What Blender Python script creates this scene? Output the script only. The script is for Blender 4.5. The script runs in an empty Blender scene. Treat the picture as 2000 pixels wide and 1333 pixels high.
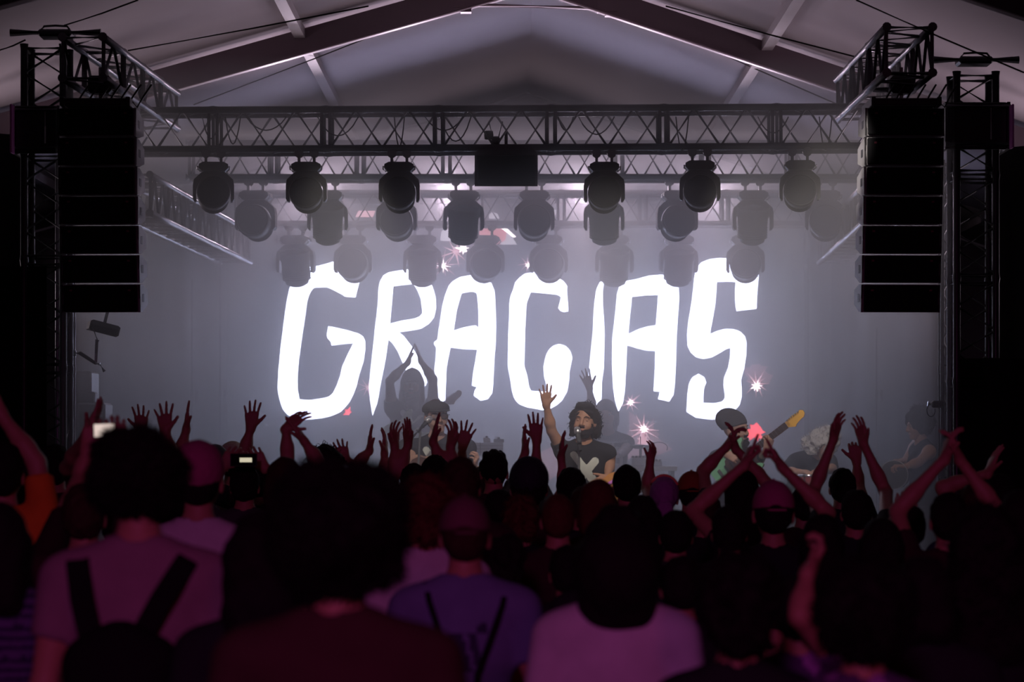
import bpy, math, random
import numpy as np
from mathutils import Vector, Matrix
from mathutils.geometry import tessellate_polygon
random.seed(7); rng = np.random.default_rng(7)
SC = bpy.context.scene; COL = SC.collection
R = math.radians

# ------------------------------------------------------------ camera
F = 5200.0; CZ = 1.8; HY = 880.0          # focal length in pixels, eye height, horizon row
cam_d = bpy.data.cameras.new('camera'); cam = bpy.data.objects.new('camera', cam_d); COL.objects.link(cam)
cam.location = (0, 0, CZ); cam.rotation_euler = (R(90), 0, 0)
cam_d.sensor_width = 36; cam_d.lens = F/2000*36; cam_d.shift_y = (HY-666.5)/2000
cam_d.dof.use_dof = True; cam_d.dof.focus_distance = 20.0; cam_d.dof.aperture_fstop = 3.2
cam_d.clip_end = 200
SC.camera = cam
SC.view_settings.view_transform = 'Standard'; SC.view_settings.look = 'None'
SC.view_settings.gamma = 1; SC.view_settings.use_curve_mapping = False
SC.view_settings.exposure = 0.0
SC.cycles.volume_bounces = 0; SC.cycles.max_bounces = 5; SC.cycles.diffuse_bounces = 2
SC.cycles.glossy_bounces = 2; SC.cycles.transparent_max_bounces = 8
SC.cycles.caustics_reflective = False; SC.cycles.caustics_refractive = False
SC.cycles.use_denoising = True
SC.cycles.sample_clamp_indirect = 4.0

def P(px, py, Y):                         # photograph pixel at depth Y -> place in the tent
    return Vector(((px-1000)*Y/F, Y, CZ+(HY-py)*Y/F))

# ------------------------------------------------------------ world and lights
wd = bpy.data.worlds.new('night'); SC.world = wd; wd.use_nodes = True
wd.node_tree.nodes['Background'].inputs[0].default_value = (.25, .17, .24, 1)
wd.node_tree.nodes['Background'].inputs[1].default_value = 0.02

def lamp(kind, name, loc, target, energy, color, size=.2, angle=40, blend=.6, size_y=None, spread=None):
    l = bpy.data.lights.new(name, kind); l.energy = energy; l.color = color
    if kind == 'AREA':
        l.size = size
        if size_y: l.shape = 'RECTANGLE'; l.size_y = size_y
        if spread: l.spread = R(spread)
    else: l.shadow_soft_size = size
    if kind == 'SPOT': l.spot_size = R(angle); l.spot_blend = blend
    o = bpy.data.objects.new(name, l); COL.objects.link(o); o.location = loc
    if target is not None:
        o.rotation_euler = (Vector(target)-Vector(loc)).to_track_quat('-Z', 'Y').to_euler()
    return o
SCRDARK = .06; LEDW = 15.0; HAZE = .22; HAZEG = .42; HAZECOL = (1, 1, 1, 1)
def LAMPS():
    # front-of-house wash on the crowd: magenta and red from behind the camera
    lamp('SPOT', 'magenta_wash', (-1.0, -5.5, 4.6), (0, 9, .2), 700, (1, .17, .82), .5, 36, 1)
    lamp('SPOT', 'red_wash', (1.6, -5.2, 4.4), (.3, 11, .3), 120, (1, .05, .05), .5, 36, 1)
    # key lights on the band from the front of the stage
    for x, t, e in ((-1.4, (-.75, 20.5, 1.8), 560), (.75, (.55, 20, 1.75), 540), (1.6, (1.8, 20.9, 1.8), 480), (2.0, (2.75, 21.9, 1.85), 420)):
        lamp('SPOT', 'front_key', (x, 16.9, 4.4), t, e, (1, .90, .80), .08, 25, .7)
    # back light that fills the haze
    for x, e in ((-1.9, 230), (-.6, 260), (.7, 260), (1.9, 210)):
        lamp('SPOT', 'back_light', (x, 25.6, 4.3), (x*.8, 19.0, 3.0), e, (1, .80, 1), .12, 90, 1)
    # added unseen area lights that brighten the tent roof
    lamp('AREA', 'roof_fill', (-5.6, 21.5, 3.0), (-.8, 19.5, 5.4), 15, (1, .82, .90), .8, spread=85)
    lamp('AREA', 'roof_fill', (5.6, 21.5, 3.0), (.9, 19.5, 5.4), 22, (1, .80, .92), .8, spread=85)
    lamp('AREA', 'roof_fill', (-.2, 22.6, 4.46), (-.2, 22.3, 6), 13, (1, .80, .86), 5.2, size_y=.5)
    lamp('AREA', 'roof_fill', (0, 28.8, 4.0), (0, 24, 5.8), 11, (1, .84, .92), 3.5, size_y=.4)
LAMPS()

# ------------------------------------------------------------ materials
MATS = {}
def mat(name, col, rough=.6, metal=0, emit=None, es=1.0, var=0.0, scale=30, bump=0.0, spec=.4, coat=0):
    if name in MATS: return MATS[name]
    m = bpy.data.materials.new(name); m.use_nodes = True; nt = m.node_tree; b = nt.nodes['Principled BSDF']
    b.inputs['Base Color'].default_value = (*col, 1); b.inputs['Roughness'].default_value = rough
    b.inputs['Metallic'].default_value = metal; b.inputs['Specular IOR Level'].default_value = spec
    if coat: b.inputs['Coat Weight'].default_value = coat
    if emit: b.inputs['Emission Color'].default_value = (*emit, 1); b.inputs['Emission Strength'].default_value = es
    if var or bump:
        tc = nt.nodes.new('ShaderNodeTexCoord'); n = nt.nodes.new('ShaderNodeTexNoise')
        n.inputs['Scale'].default_value = scale; n.inputs['Detail'].default_value = 4
        nt.links.new(tc.outputs['Object'], n.inputs['Vector'])
        if var:
            mx = nt.nodes.new('ShaderNodeMix'); mx.data_type = 'RGBA'
            mx.inputs[6].default_value = (*[c*(1-var) for c in col], 1); mx.inputs[7].default_value = (*[min(1, c*(1+var)) for c in col], 1)
            nt.links.new(n.outputs['Fac'], mx.inputs[0]); nt.links.new(mx.outputs[2], b.inputs['Base Color'])
        if bump:
            bp = nt.nodes.new('ShaderNodeBump'); bp.inputs['Strength'].default_value = bump; bp.inputs['Distance'].default_value = .01
            nt.links.new(n.outputs['Fac'], bp.inputs['Height']); nt.links.new(bp.outputs[0], b.inputs['Normal'])
    MATS[name] = m; return m
def emat(name, col, s, lines=0.0):
    m = bpy.data.materials.new(name); m.use_nodes = True; nt = m.node_tree; nt.nodes.clear()
    o = nt.nodes.new('ShaderNodeOutputMaterial'); e = nt.nodes.new('ShaderNodeEmission')
    e.inputs[0].default_value = (*col, 1); e.inputs[1].default_value = s
    if lines:                              # the pixel rows and columns of the LED tiles
        tc = nt.nodes.new('ShaderNodeTexCoord')
        mul = []
        for axis, sc in (('Z', 9.3), ('X', 9.3)):
            w = nt.nodes.new('ShaderNodeTexWave'); w.bands_direction = axis; w.inputs['Scale'].default_value = sc
            nt.links.new(tc.outputs['Object'], w.inputs['Vector'])
            r = nt.nodes.new('ShaderNodeMapRange'); k = lines if axis == 'Z' else lines*.35
            r.inputs['To Min'].default_value = 1-k; r.inputs['To Max'].default_value = 1+k*.2
            nt.links.new(w.outputs['Fac'], r.inputs['Value']); mul.append(r)
        a = nt.nodes.new('ShaderNodeMath'); a.operation = 'MULTIPLY'
        nt.links.new(mul[0].outputs[0], a.inputs[0]); nt.links.new(mul[1].outputs[0], a.inputs[1])
        b = nt.nodes.new('ShaderNodeMath'); b.operation = 'MULTIPLY'; b.inputs[1].default_value = s
        nt.links.new(a.outputs[0], b.inputs[0]); nt.links.new(b.outputs[0], e.inputs[1])
    nt.links.new(e.outputs[0], o.inputs[0]); MATS[name] = m; return m

BLK = mat('black_steel', (.03, .03, .034), .42, .35, var=.3, scale=40)
ALU = mat('truss_aluminium', (.17, .16, .19), .33, .8, var=.25, scale=12)
DKA = mat('black_truss_paint', (.045, .042, .05), .4, .5, var=.3, scale=20)
CHR = mat('chrome', (.75, .75, .78), .18, 1)
PLA = mat('black_plastic', (.022, .022, .026), .5, spec=.3, bump=.1, scale=200)
GRL = mat('black_grille', (.018, .018, .021), .9, 0, bump=.5, scale=400, spec=.08)
CAB = mat('cabinet_paint', (.26, .25, .27), .5, var=.15, bump=.15, scale=120)
LENS = mat('lens_glass', (.012, .012, .018), .5, spec=.12)
CLOTHB = mat('black_drape_cloth', (.012, .010, .012), .95, spec=.03, var=.3, scale=6)
CLOTHG = mat('grey_drape_cloth', (.2, .2, .22), .9, spec=.1, var=.15, scale=5)
FABR = mat('tent_fabric', (.42, .36, .39), .85, spec=.15, var=.06, scale=1.3, bump=.1)
BEAM = mat('tent_beam', (.30, .22, .26), .5, .2, var=.1, scale=4)
DECK = mat('stage_deck', (.035, .034, .036), .6, var=.4, scale=8)
ASPH = mat('ground_asphalt', (.05, .045, .045), .9, var=.4, scale=15, bump=.3)
WHT = mat('white_plastic', (.72, .72, .7), .5, var=.06)
GRYP = mat('grey_case', (.42, .43, .44), .5, var=.12, scale=10)
WIRE = mat('cable_rubber', (.02, .02, .022), .5)
PINK = mat('pink_banner_cloth', (.8, .25, .75), .8)

# ------------------------------------------------------------ mesh collector
def link(o, parent=None):
    COL.objects.link(o)
    if parent is not None: o.parent = parent
    return o
def tag(o, label=None, cat=None, group=None, kind=None):
    if label: o['label'] = label
    if cat: o['category'] = cat
    if group: o['group'] = group
    if kind: o['kind'] = kind
    return o
def empty(name, loc=(0, 0, 0), rz=0, label=None, cat=None, group=None):
    o = bpy.data.objects.new(name, None); o.empty_display_size = .1; COL.objects.link(o)
    o.location = loc; o.rotation_euler = (0, 0, rz); return tag(o, label, cat, group)
def frame_of(d, up=Vector((0, 0, 1))):
    d = d.normalized()
    if abs(d.dot(up)) > .98: up = Vector((0, 1, 0))
    a = d.cross(up).normalized(); return a, d.cross(a).normalized()*-1
class MB:
    def __init__(s): s.v = []; s.f = []; s.m = []; s.sm = []
    def add(s, v, f, mi=0, smooth=False):
        n = len(s.v); s.v += [tuple(p) for p in v]; s.f += [tuple(i+n for i in q) for q in f]
        s.m += [mi]*len(f); s.sm += [smooth]*len(f); return s
    def box(s, c, d, mi=0, rot=None, bev=0.0):
        x, y, z = d[0]/2, d[1]/2, d[2]/2; c = Vector(c)
        if bev:
            b = min(bev, x*.9, y*.9, z*.9); v = []; f = []
            for sz in (-1, 1):
                for (px, py) in ((x-b, -y), (x, -y+b), (x, y-b), (x-b, y), (-x+b, y), (-x, y-b), (-x, -y+b), (-x+b, -y)):
                    v.append((px*(x-b)/x if False else px, py, sz*(z-b)))
            for sz in (-1, 1):
                for (px, py) in ((x-b, -y+b), (x-b, -y+b), (x-b, y-b), (x-b, y-b), (-x+b, y-b), (-x+b, y-b), (-x+b, -y+b), (-x+b, -y+b)):
                    v.append((px, py, sz*z))
            for i in range(8):
                j = (i+1) % 8; f.append((i, j, 8+j, i)[:0] or (i, j, 8+j, 8+i)); f.append((8+i, 8+j, 24+j, 24+i)); f.append((j, i, 16+i, 16+j))
            f.append(tuple(24+i for i in range(8))); f.append(tuple(16+i for i in reversed(range(8))))
        else:
            v = [(a*x, b*y, e*z) for e in (-1, 1) for b in (-1, 1) for a in (-1, 1)]
            f = [(0, 2, 3, 1), (4, 5, 7, 6), (0, 1, 5, 4), (2, 6, 7, 3), (0, 4, 6, 2), (1, 3, 7, 5)]
        v = [(rot @ Vector(p) if rot is not None else Vector(p))+c for p in v]
        return s.add(v, f, mi)
    def tube(s, pts, r, n=8, mi=0, caps=True, smooth=True):
        pts = [Vector(p) for p in pts]; rs = r if isinstance(r, (list, tuple)) else [r]*len(pts)
        v = []; f = []; a = None
        for i, p in enumerate(pts):
            d = (pts[min(i+1, len(pts)-1)]-pts[max(i-1, 0)])
            if d.length < 1e-9: d = Vector((0, 0, 1))
            d.normalize()
            if a is None: a, b = frame_of(d)
            else:
                a = (a-d*a.dot(d)); a = a.normalized() if a.length > 1e-6 else frame_of(d)[0]
                b = d.cross(a)
            for k in range(n):
                t = 2*math.pi*k/n; v.append(p+(a*math.cos(t)+b*math.sin(t))*rs[i])
        for i in range(len(pts)-1):
            for k in range(n):
                j = (k+1) % n; f.append((i*n+k, i*n+j, (i+1)*n+j, (i+1)*n+k))
        s.add(v, f, mi, smooth)
        if caps: s.add(v[:n], [tuple(reversed(range(n)))], mi); s.add(v[-n:], [tuple(range(n))], mi)
        return s
    def lathe(s, prof, n=20, M=None, mi=0, smooth=True):     # prof: (radius, height) along z
        v = []; f = []
        for (r, z) in prof:
            for k in range(n):
                t = 2*math.pi*k/n; v.append((r*math.cos(t), r*math.sin(t), z))
        for i in range(len(prof)-1):
            for k in range(n):
                j = (k+1) % n; f.append((i*n+k, i*n+j, (i+1)*n+j, (i+1)*n+k))
        if M is not None: v = [M @ Vector(p) for p in v]
        return s.add(v, f, mi, smooth)
    def prism(s, outl, t, M=None, holes=(), mi=0, mi_side=None):   # outline in x,z, thickness t along y
        loops = [[Vector((x, z, 0)) for x, z in outl]]+[[Vector((x, z, 0)) for x, z in h] for h in holes]
        tris = tessellate_polygon(loops); flat = [p for l in loops for p in l]; n = len(flat)
        v = [(p.x, -t/2, p.y) for p in flat]+[(p.x, t/2, p.y) for p in flat]
        f = []
        for a, b, c in tris:
            A, B, C = flat[a], flat[b], flat[c]
            if (B-A).cross(C-A).z < 0: b, c = c, b
            f.append((a, b, c)); f.append((a+n, c+n, b+n))
        side = []; k = 0
        for l in loops:
            m = len(l)
            for i in range(m): side.append((k+i, k+i+n, k+(i+1) % m+n, k+(i+1) % m))
            k += m
        if M is not None: v = [M @ Vector(p) for p in v]
        s.add(v, f, mi); nn = len(s.v)-len(v)
        s.f += [tuple(i+nn for i in q) for q in side]; s.m += [mi if mi_side is None else mi_side]*len(side); s.sm += [False]*len(side)
        return s
    def build(s, name, mats, parent=None, loc=None):
        me = bpy.data.meshes.new(name); me.from_pydata(s.v, [], s.f)
        for m in (mats if isinstance(mats, (list, tuple)) else [mats]): me.materials.append(m)
        me.polygons.foreach_set('material_index', s.m); me.polygons.foreach_set('use_smooth', s.sm); me.update()
        o = bpy.data.objects.new(name, me)
        if loc is not None: o.location = loc
        return link(o, parent)
def struct(o, kind='structure'): o['kind'] = kind; return o
def copy_tree(o, parent=None):
    c = o.copy(); COL.objects.link(c); c.parent = parent
    for ch in list(o.children): copy_tree(ch, c)
    return c
def yup(M3, loc): return Matrix.Translation(loc) @ M3.to_4x4()

# ------------------------------------------------------------ the tent
fl = MB().box((0, 12.5, -.05), (17, 38, .1)).build('floor', ASPH); struct(fl)
APX, APZ = .18, 5.83                       # ridge
def roofz(x): return APZ-(.28*(APX-x) if x < APX else .335*(x-APX))
XL, XR, YN, YF = -7.6, 7.6, -6.0, 30.2
for nm, x0, x1 in (('ceiling_left', XL, APX), ('ceiling_right', APX, XR)):
    b = MB(); v = []; f = []; nx, ny = 8, 60
    for j in range(ny+1):
        y = YN+(YF-YN)*j/ny
        sag = .035*abs(math.sin(math.pi*(y-22)/4.05))
        for i in range(nx+1):
            x = x0+(x1-x0)*i/nx
            v.append((x, y, roofz(x)+.03-sag*math.sin(math.pi*i/nx)*.0+.0*sag))
    for j in range(ny):
        for i in range(nx): a = j*(nx+1)+i; f.append((a, a+nx+1, a+nx+2, a+1))
    n = len(v); v += [(p[0], p[1], p[2]+.03) for p in v]
    f += [tuple(k+n for k in reversed(q)) for q in f]
    b.add(v, f, 0, True); struct(b.build(nm, FABR))
wl = roofz(XL); wr = roofz(XR)
struct(MB().box((XL-.05, 12.5, wl/2), (.08, 37, wl)).build('wall_left', FABR))
struct(MB().box((XR+.05, 12.5, wr/2), (.08, 37, wr)).build('wall_right', FABR))
struct(MB().prism([(XL, 0), (XR, 0), (XR, wr), (APX, APZ), (XL, wl)], .06, Matrix.Translation((0, YF, 0))).build('wall_back', FABR))
# aluminium portal frames with purlins and bracing wires
for k, (Yr, lab) in enumerate(((22.0, 'tent portal frame beam crossing above the middle of the stage'), (17.05, 'tent portal frame beam nearest the audience'))):
    e = empty('roof_frame', (APX, Yr, 0), 0, lab, 'roof frame', 'roof frames of the tent')
    M = Matrix.Translation((0, 0, 0))
    for sx in (-1, 1):
        sl = .28 if sx < 0 else .335; L = 7.6
        b = MB(); x1 = sx*L
        o = [(0, APZ-.02), (0, APZ-.02-.21), (x1, APZ-.23-sl*L), (x1, APZ-.02-sl*L)]
        if sx > 0: o = o[::-1]
        b.prism(o, .12, M); b.tube([(0, -.09, APZ-.235), (x1, -.09, APZ-.235-sl*L)], .012, 6)
        b.build('rafter', BEAM, e)
        MB().box((x1*.985, 0, (APZ-.23-sl*L)/2), (.12, .12, APZ-.23-sl*L)).build('post', BEAM, e)
    if k == 0:
        c = MB().tube([P(905, 9, 22)-Vector((APX, 22, 0)), P(1190, 17, 22)-Vector((APX, 22, 0))], .022, 8)
        c.build('collar_tie', BEAM, e)
        for px, py in ((903, 5), (1185, 12)):
            g = MB(); q = P(px, py, 22)-Vector((APX, 22, 0)); g.box(q, (.16, .14, .1)); g.box(q+Vector((.03, 0, -.06)), (.09, .1, .05)); g.build('gusset', BEAM, e)
for x, lab in ((-1.75, 'roof purlin on the left slope of the tent'), (2.1, 'roof purlin on the right slope of the tent'), (-4.6, 'roof purlin low on the left slope'), (4.9, 'roof purlin low on the right slope')):
    b = MB(); b.box((x, 12.4, roofz(x)-.05), (.09, 35, .08)); tag(b.build('roof_purlin', mat('purlin_paint', (.30, .25, .27), .6)), lab, 'purlin')
wires = [((125, 50), (270, 0), 18.3, 18.3, 'thin bracing wire above the left tower'), ((250, 99), (720, 12), 19.2, 19.2, 'long thin bracing wire crossing the left roof slope'),
         ((378, 205), (850, 22), 23, 23, 'thin wire running under the left rafter'), ((1300, 12), (1705, 120), 19.2, 19.2, 'long thin bracing wire crossing the right roof slope'),
         ((1300, 56), (1640, 206), 23, 23, 'thin wire running under the right rafter'), ((1672, 0), (2000, 142), 17.2, 17.2, 'thin bracing wire above the right tower'), ((0, 98), (50, 78), 18.3, 18.3, 'short bracing wire at the far left')]
for a, b_, ya, yb, lab in wires:
    tag(MB().tube([P(*a, ya), (P(*a, ya)+P(*b_, yb))/2-Vector((0, 0, .006)), P(*b_, yb)], .006, 5).build('bracing_wire', WIRE), lab, 'wire')

# ------------------------------------------------------------ stage
DZ = .42
st = empty('stage_deck', (0, 22.9, 0), 0, 'low black stage deck carrying the band', 'stage')
MB().box((0, 0, DZ-.04), (7.4, 8.6, .08)).build('deck_top', DECK, st)
MB().box((0, -4.27, DZ/2-.04), (7.36, .03, DZ-.08)).build('front_skirt', CLOTHB, st)
for x in (-3.5, -1.2, 1.2, 3.5):
    for y in (-4.0, 0, 4.0): MB().box((x, y, (DZ-.08)/2), (.08, .08, DZ-.08)).build('leg', BLK, st)
rs = empty('riser', P(800, 880, 24.2)*1.0, 0, 'black riser under the long-bearded guitarist', 'riser'); rs.location.z = DZ
MB().box((-.05, 0, .29), (1.7, 1.2, .06)).build('riser_top', DECK, rs)
MB().box((-.05, -.59, .13), (1.68, .02, .26)).build('riser_skirt', CLOTHB, rs)
MB().box((-.05, .59, .13), (1.68, .02, .26)).build('riser_skirt', CLOTHB, rs)

def drape(name, x0, x1, y, z0, z1, m, label, amp=.05, freq=9, ang=0, top=None, kind=None):
    n = int(abs(x1-x0)*40)+8; v = []; f = []; L = x1-x0; nz = 6
    for side in (0, 1):
        for j in range(nz+1):
            z = z0+(z1-z0)*j/nz
            for i in range(n+1):
                t = i/n; u = (L)*t
                w = amp*(math.sin(u*freq*2)+.5*math.sin(u*freq*4.7+1.3+.3*z))
                v.append((u*math.cos(ang), u*math.sin(ang)+w+.01*side, z))
    m1 = (nz+1)*(n+1)
    for j in range(nz):
        for i in range(n):
            a = j*(n+1)+i; f.append((a, a+1, a+n+2, a+n+1)); f.append((m1+a, m1+a+n+1, m1+a+n+2, m1+a+1))
    o = MB().add(v, f, 0, True).build(name, m, None, (x0, y, 0)); return tag(o, label, 'drape')
drape('backdrop_drape', -4.6, 4.6, 27.6, .02, 4.55, CLOTHB, 'wide black backdrop cloth hanging behind the video screen', .06, 7)
drape('side_drape', -4.3, -2.75, 25.6, DZ, 4.2, CLOTHG, 'grey folded drape at the left side of the stage behind the tower', .05, 5, R(8))
drape('side_drape', 3.1, 4.3, 25.8, DZ, 4.2, CLOTHG, 'grey folded drape at the right side of the stage behind the tower', .04, 6, R(-6))
drape('masking_drape', -5.2, -3.22, 18.45, .02, P(0, 520, 18.45).z, CLOTHB, 'black masking drape standing left of the left tower', .03, 9)
drape('masking_drape', P(1872, 700, 18.45).x, 5.2, 18.45, .02, P(0, 700, 18.45).z, CLOTHB, 'black masking drape standing right of the right tower', .03, 9)

drape('darkening_sheet', -4.45, P(56, 0, 21).x, 21.0, .02, 4.30, CLOTHB, 'tall black sheet added behind the left tower to darken the side', .03, 8)  # black sheet added to keep the left edge dark
drape('darkening_sheet', P(1948, 0, 21).x, 4.45, 21.0, .02, 4.2, CLOTHB, 'tall black sheet added behind the right tower to darken the side', .03, 8)  # added likewise, darkens the right edge

# ------------------------------------------------------------ LED screen
LETT = {
 'G': (520, 490, [(320,125),(280,140),(250,160),(225,187),(205,215),(188,255),(175,300),(157,380),(140,500),(125,620),(108,750),(100,850),(92,930),(86,1050),(92,1095),(100,1130),(110,1170),(125,1210),(145,1238),(165,1258),(195,1275),(230,1285),(280,1291),(340,1293),(430,1283),(510,1263),(570,1235),(605,1200),(640,1155),(668,1098),(690,1040),(712,950),(745,850),(758,760),(757,690),(740,655),(700,632),(620,608),(530,588),(475,577),(463,640),(468,668),(495,700),(500,727),(600,714),(665,710),(620,800),(580,890),(565,960),(540,1030),(510,1090),(480,1117),(430,1130),(330,1145),(255,1138),(240,1060),(240,960),(250,840),(270,690),(290,560),(312,400),(322,360),(335,325),(350,300),(370,283),(470,281),(510,300),(590,340),(600,352),(683,358),(710,250),(732,180),(740,130),(640,75),(505,85),(480,93),(400,115)], []),
 'R': (700, 490, [(410,140),(320,150),(230,165),(190,190),(165,235),(152,300),(148,420),(130,560),(118,680),(105,800),(90,930),(80,1050),(90,1150),(108,1265),(140,1180),(155,1120),(165,1050),(185,950),(205,850),(220,750),(230,682),(262,710),(300,770),(335,850),(365,920),(420,990),(485,1040),(515,1035),(527,1005),(500,920),(450,800),(405,728),(350,655),(312,625),(400,612),(480,598),(540,560),(580,510),(595,440),(592,360),(570,280),(530,200),(505,172),(460,150)],
   [[(268,272),(420,255),(450,300),(478,370),(490,475),(470,500),(430,520),(330,535),(243,558),(255,420)]]),
 'A': (700, 490, [(870,185),(780,200),(720,235),(690,270),(660,350),(640,430),(625,540),(612,620),(605,680),(580,700),(578,715),(597,745),(590,830),(582,900),(590,1010),(595,1080),(597,1160),(665,1160),(668,1060),(675,900),(685,840),(705,742),(810,755),(910,758),(890,870),(875,960),(868,1033),(907,1045),(890,1070),(882,1108),(935,1150),(990,1138),(1025,1090),(1032,1030),(1040,850),(1052,700),(1055,560),(1050,420),(1043,310),(1020,250),(970,208),(900,195)],
   [[(790,325),(870,313),(905,325),(912,370),(918,470),(920,590),(895,570),(800,588),(730,612),(755,450)]]),
 'C': (970, 490, [(285,163),(215,175),(170,210),(140,245),(125,300),(105,350),(97,400),(95,520),(88,650),(85,890),(100,960),(115,1060),(130,1120),(150,1155),(180,1180),(240,1203),(300,1212),(350,1222),(400,1215),(460,1185),(500,1150),(540,1080),(557,980),(557,930),(580,820),(565,770),(530,730),(480,713),(430,730),(395,765),(375,810),(358,890),(362,960),(378,1020),(385,1078),(320,1078),(262,1072),(248,1040),(235,960),(212,885),(215,750),(220,580),(230,400),(262,318),(340,325),(465,337),(492,355),(472,440),(490,462),(512,470),(548,463),(547,400),(540,340),(540,270),(515,235),(460,200),(370,177)], []),
 'I': (1140, 490, [(125,237),(155,245),(147,310),(147,400),(155,520),(160,640),(157,800),(155,900),(140,1000),(137,1120),(125,1280),(85,1220),(58,1150),(50,1000),(35,960),(48,840),(58,730),(70,620),(75,500),(82,400),(95,300)], []),
 'A2': (1140, 490, [(590,183),(500,190),(400,218),(320,232),(275,262),(255,330),(247,420),(232,560),(220,660),(217,760),(217,880),(225,1050),(240,1150),(265,1235),(300,1170),(315,1080),(325,900),(333,725),(400,745),(480,765),(548,768),(545,900),(535,1077),(583,1080),(568,1137),(655,1157),(690,1100),(700,1000),(707,850),(712,650),(722,500),(732,370),(728,290),(700,230),(660,197)],
   [[(370,354),(480,342),(570,340),(560,470),(552,570),(490,580),(420,600),(342,638),(355,500)]]),
 'S': (1140, 490, [(1035,55),(960,65),(900,90),(865,130),(848,190),(838,300),(825,400),(800,550),(790,650),(795,730),(820,780),(860,815),(915,830),(980,818),(1040,785),(1090,755),(1123,745),(1120,820),(1105,900),(1075,970),(1070,1030),(1080,1100),(1080,1130),(1060,1155),(1010,1168),(915,1165),(920,1060),(938,1010),(925,970),(880,943),(830,970),(805,1020),(793,1110),(787,1235),(860,1280),(980,1295),(1060,1285),(1150,1235),(1195,1180),(1210,1120),(1210,1050),(1205,990),(1230,900),(1245,800),(1247,700),(1235,655),(1200,620),(1150,600),(1080,598),(1020,615),(967,638),(985,540),(1005,430),(1015,330),(1020,240),(1090,237),(1162,240),(1158,340),(1162,420),(1170,463),(1323,445),(1330,320),(1340,190),(1345,100),(1200,60),(1095,57)], [])}
YS = 26.0
s0 = P(420, 985, YS); s1 = P(1570, 398, YS); SCX = (s0.x+s1.x)/2; SCZ = (s0.z+s1.z)/2
scr = empty('video_screen', (SCX, YS, SCZ), 0, 'large LED video wall showing the word GRACIAS in white brush letters', 'screen')
MB().box((0, .06, 0), (s1.x-s0.x, .1, s1.z-s0.z)).build('panel', emat('screen_dark', (.55, .58, .8), SCRDARK), scr)
fr = MB()
for dx in (-1, 1): fr.box((dx*(s1.x-s0.x+.05)/2, .06, 0), (.05, .14, s1.z-s0.z+.1))
for dz in (-1, 1): fr.box((0, .06, dz*(s1.z-s0.z+.05)/2), (s1.x-s0.x, .14, .05))
fr.build('frame', BLK, scr)
for x in (-2.4, 0, 2.4):
    MB().box((x, .16, (s0.z+DZ)/2-SCZ), (.1, .1, s0.z-DZ)).build('foot', BLK, scr)
def to_scr(px, py): p = P(px, py, YS); return (p.x-SCX, p.z-SCZ)
LED = emat('screen_white', (.64, .69, 1), LEDW, .10)
for k, (ox, oy, o, hs) in LETT.items():
    cv = lambda L: [to_scr(ox+x/3.92, oy+y/3.92) for x, y in L]
    MB().prism(cv(o), .004, Matrix.Translation((0, .004, 0)), [cv(h) for h in hs]).build('letter', LED, scr)
def burst(px, py, r, n, m, jag=.35, seed=0, name='star_graphic'):
    rr = random.Random(seed); L = []
    for i in range(2*n):
        t = math.pi*i/n+rr.uniform(-.1, .1); q = r*(rr.uniform(.55, 1) if i % 2 == 0 else jag*rr.uniform(.5, 1))
        L.append(to_scr(px+q*math.cos(t), py+q*math.sin(t)))
    if rr: MB().prism(L[::-1], .003, Matrix.Translation((0, (.0092-.0001*(seed % 7)) if seed > 90 else (.0080-.0004*(seed % 7)), 0))).build(name, m, scr)
PKW = emat('screen_pink_white', (1, .82, .88), LEDW*.6); RED = emat('screen_red', (1, .06, .08), 5.0)
PKD = emat('screen_dull_pink', (.75, .38, .48), .6); GRD = emat('screen_grey', (.75, .68, .8), 1.9); PKM = emat('screen_pink', (1, .5, .6), 2.4)
for (px, py, r, n, m, j, sd) in [(865, 518, 42, 9, PKM, .1, 1), (866, 520, 17, 8, PKW, .3, 2), (890, 492, 46, 9, PKM, .12, 3), (905, 485, 20, 8, PKW, .4, 4), (1030, 516, 30, 8, PKM, .1, 5), (1032, 518, 10, 7, PKW, .35, 6),
        (1478, 750, 31, 11, PKM, .25, 11), (1478, 754, 15, 9, PKW, .5, 12), (1478, 735, 36, 12, PKD, .85, 97), (718, 757, 30, 9, PKM, .12, 14), (680, 805, 13, 5, RED, .55, 15), (1475, 845, 27, 9, RED, .6, 16),
        (1232, 787, 25, 9, PKM, .25, 17), (1232, 787, 10, 7, PKW, .5, 18), (1257, 840, 36, 12, PKM, .3, 19), (1257, 838, 13, 9, PKW, .5, 20), (1256, 862, 22, 7, PKM, .5, 21), (1257, 880, 62, 3, PKD, .6, 98), (1255, 850, 55, 3, PKD, .55, 99),
        (1075, 905, 45, 4, PKD, .7, 100), (590, 525, 12, 6, GRD, .2, 23), (1262, 868, 70, 5, PKD, .3, 101)]:
    burst(px, py, r, n, m, j, sd)
def poly(pts, m, d=.0, name='light_graphic'): MB().prism([to_scr(*p) for p in pts][::-1], .003, Matrix.Translation((0, .009+d, 0))).build(name, m, scr)
poly([(860, 470), (862, 452), (880, 441), (905, 438), (985, 438), (990, 450), (1000, 462), (1010, 478), (985, 478)], GRD)
poly([(968, 438), (982, 438), (1008, 463), (1002, 464)], PKW, -.003)
poly([(700, 412), (733, 412), (728, 424), (694, 424)], PKM); poly([(955, 419), (962, 414), (972, 418), (976, 427), (955, 427)], GRD)
poly([(1070, 410), (1090, 410), (1080, 427), (1072, 427)], GRD); poly([(1060, 441), (1082, 441), (1082, 445), (1060, 445)], PKM)
poly([(925, 476), (961, 476), (978, 505), (974, 508), (958, 482), (925, 482)], emat('screen_orange_red', (1, .2, .12), 6), -.003)
poly([(915, 440), (990, 440), (988, 468), (975, 478), (940, 474)], emat('screen_dull_red', (1, .3, .35), 1.8), -.0015)

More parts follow.
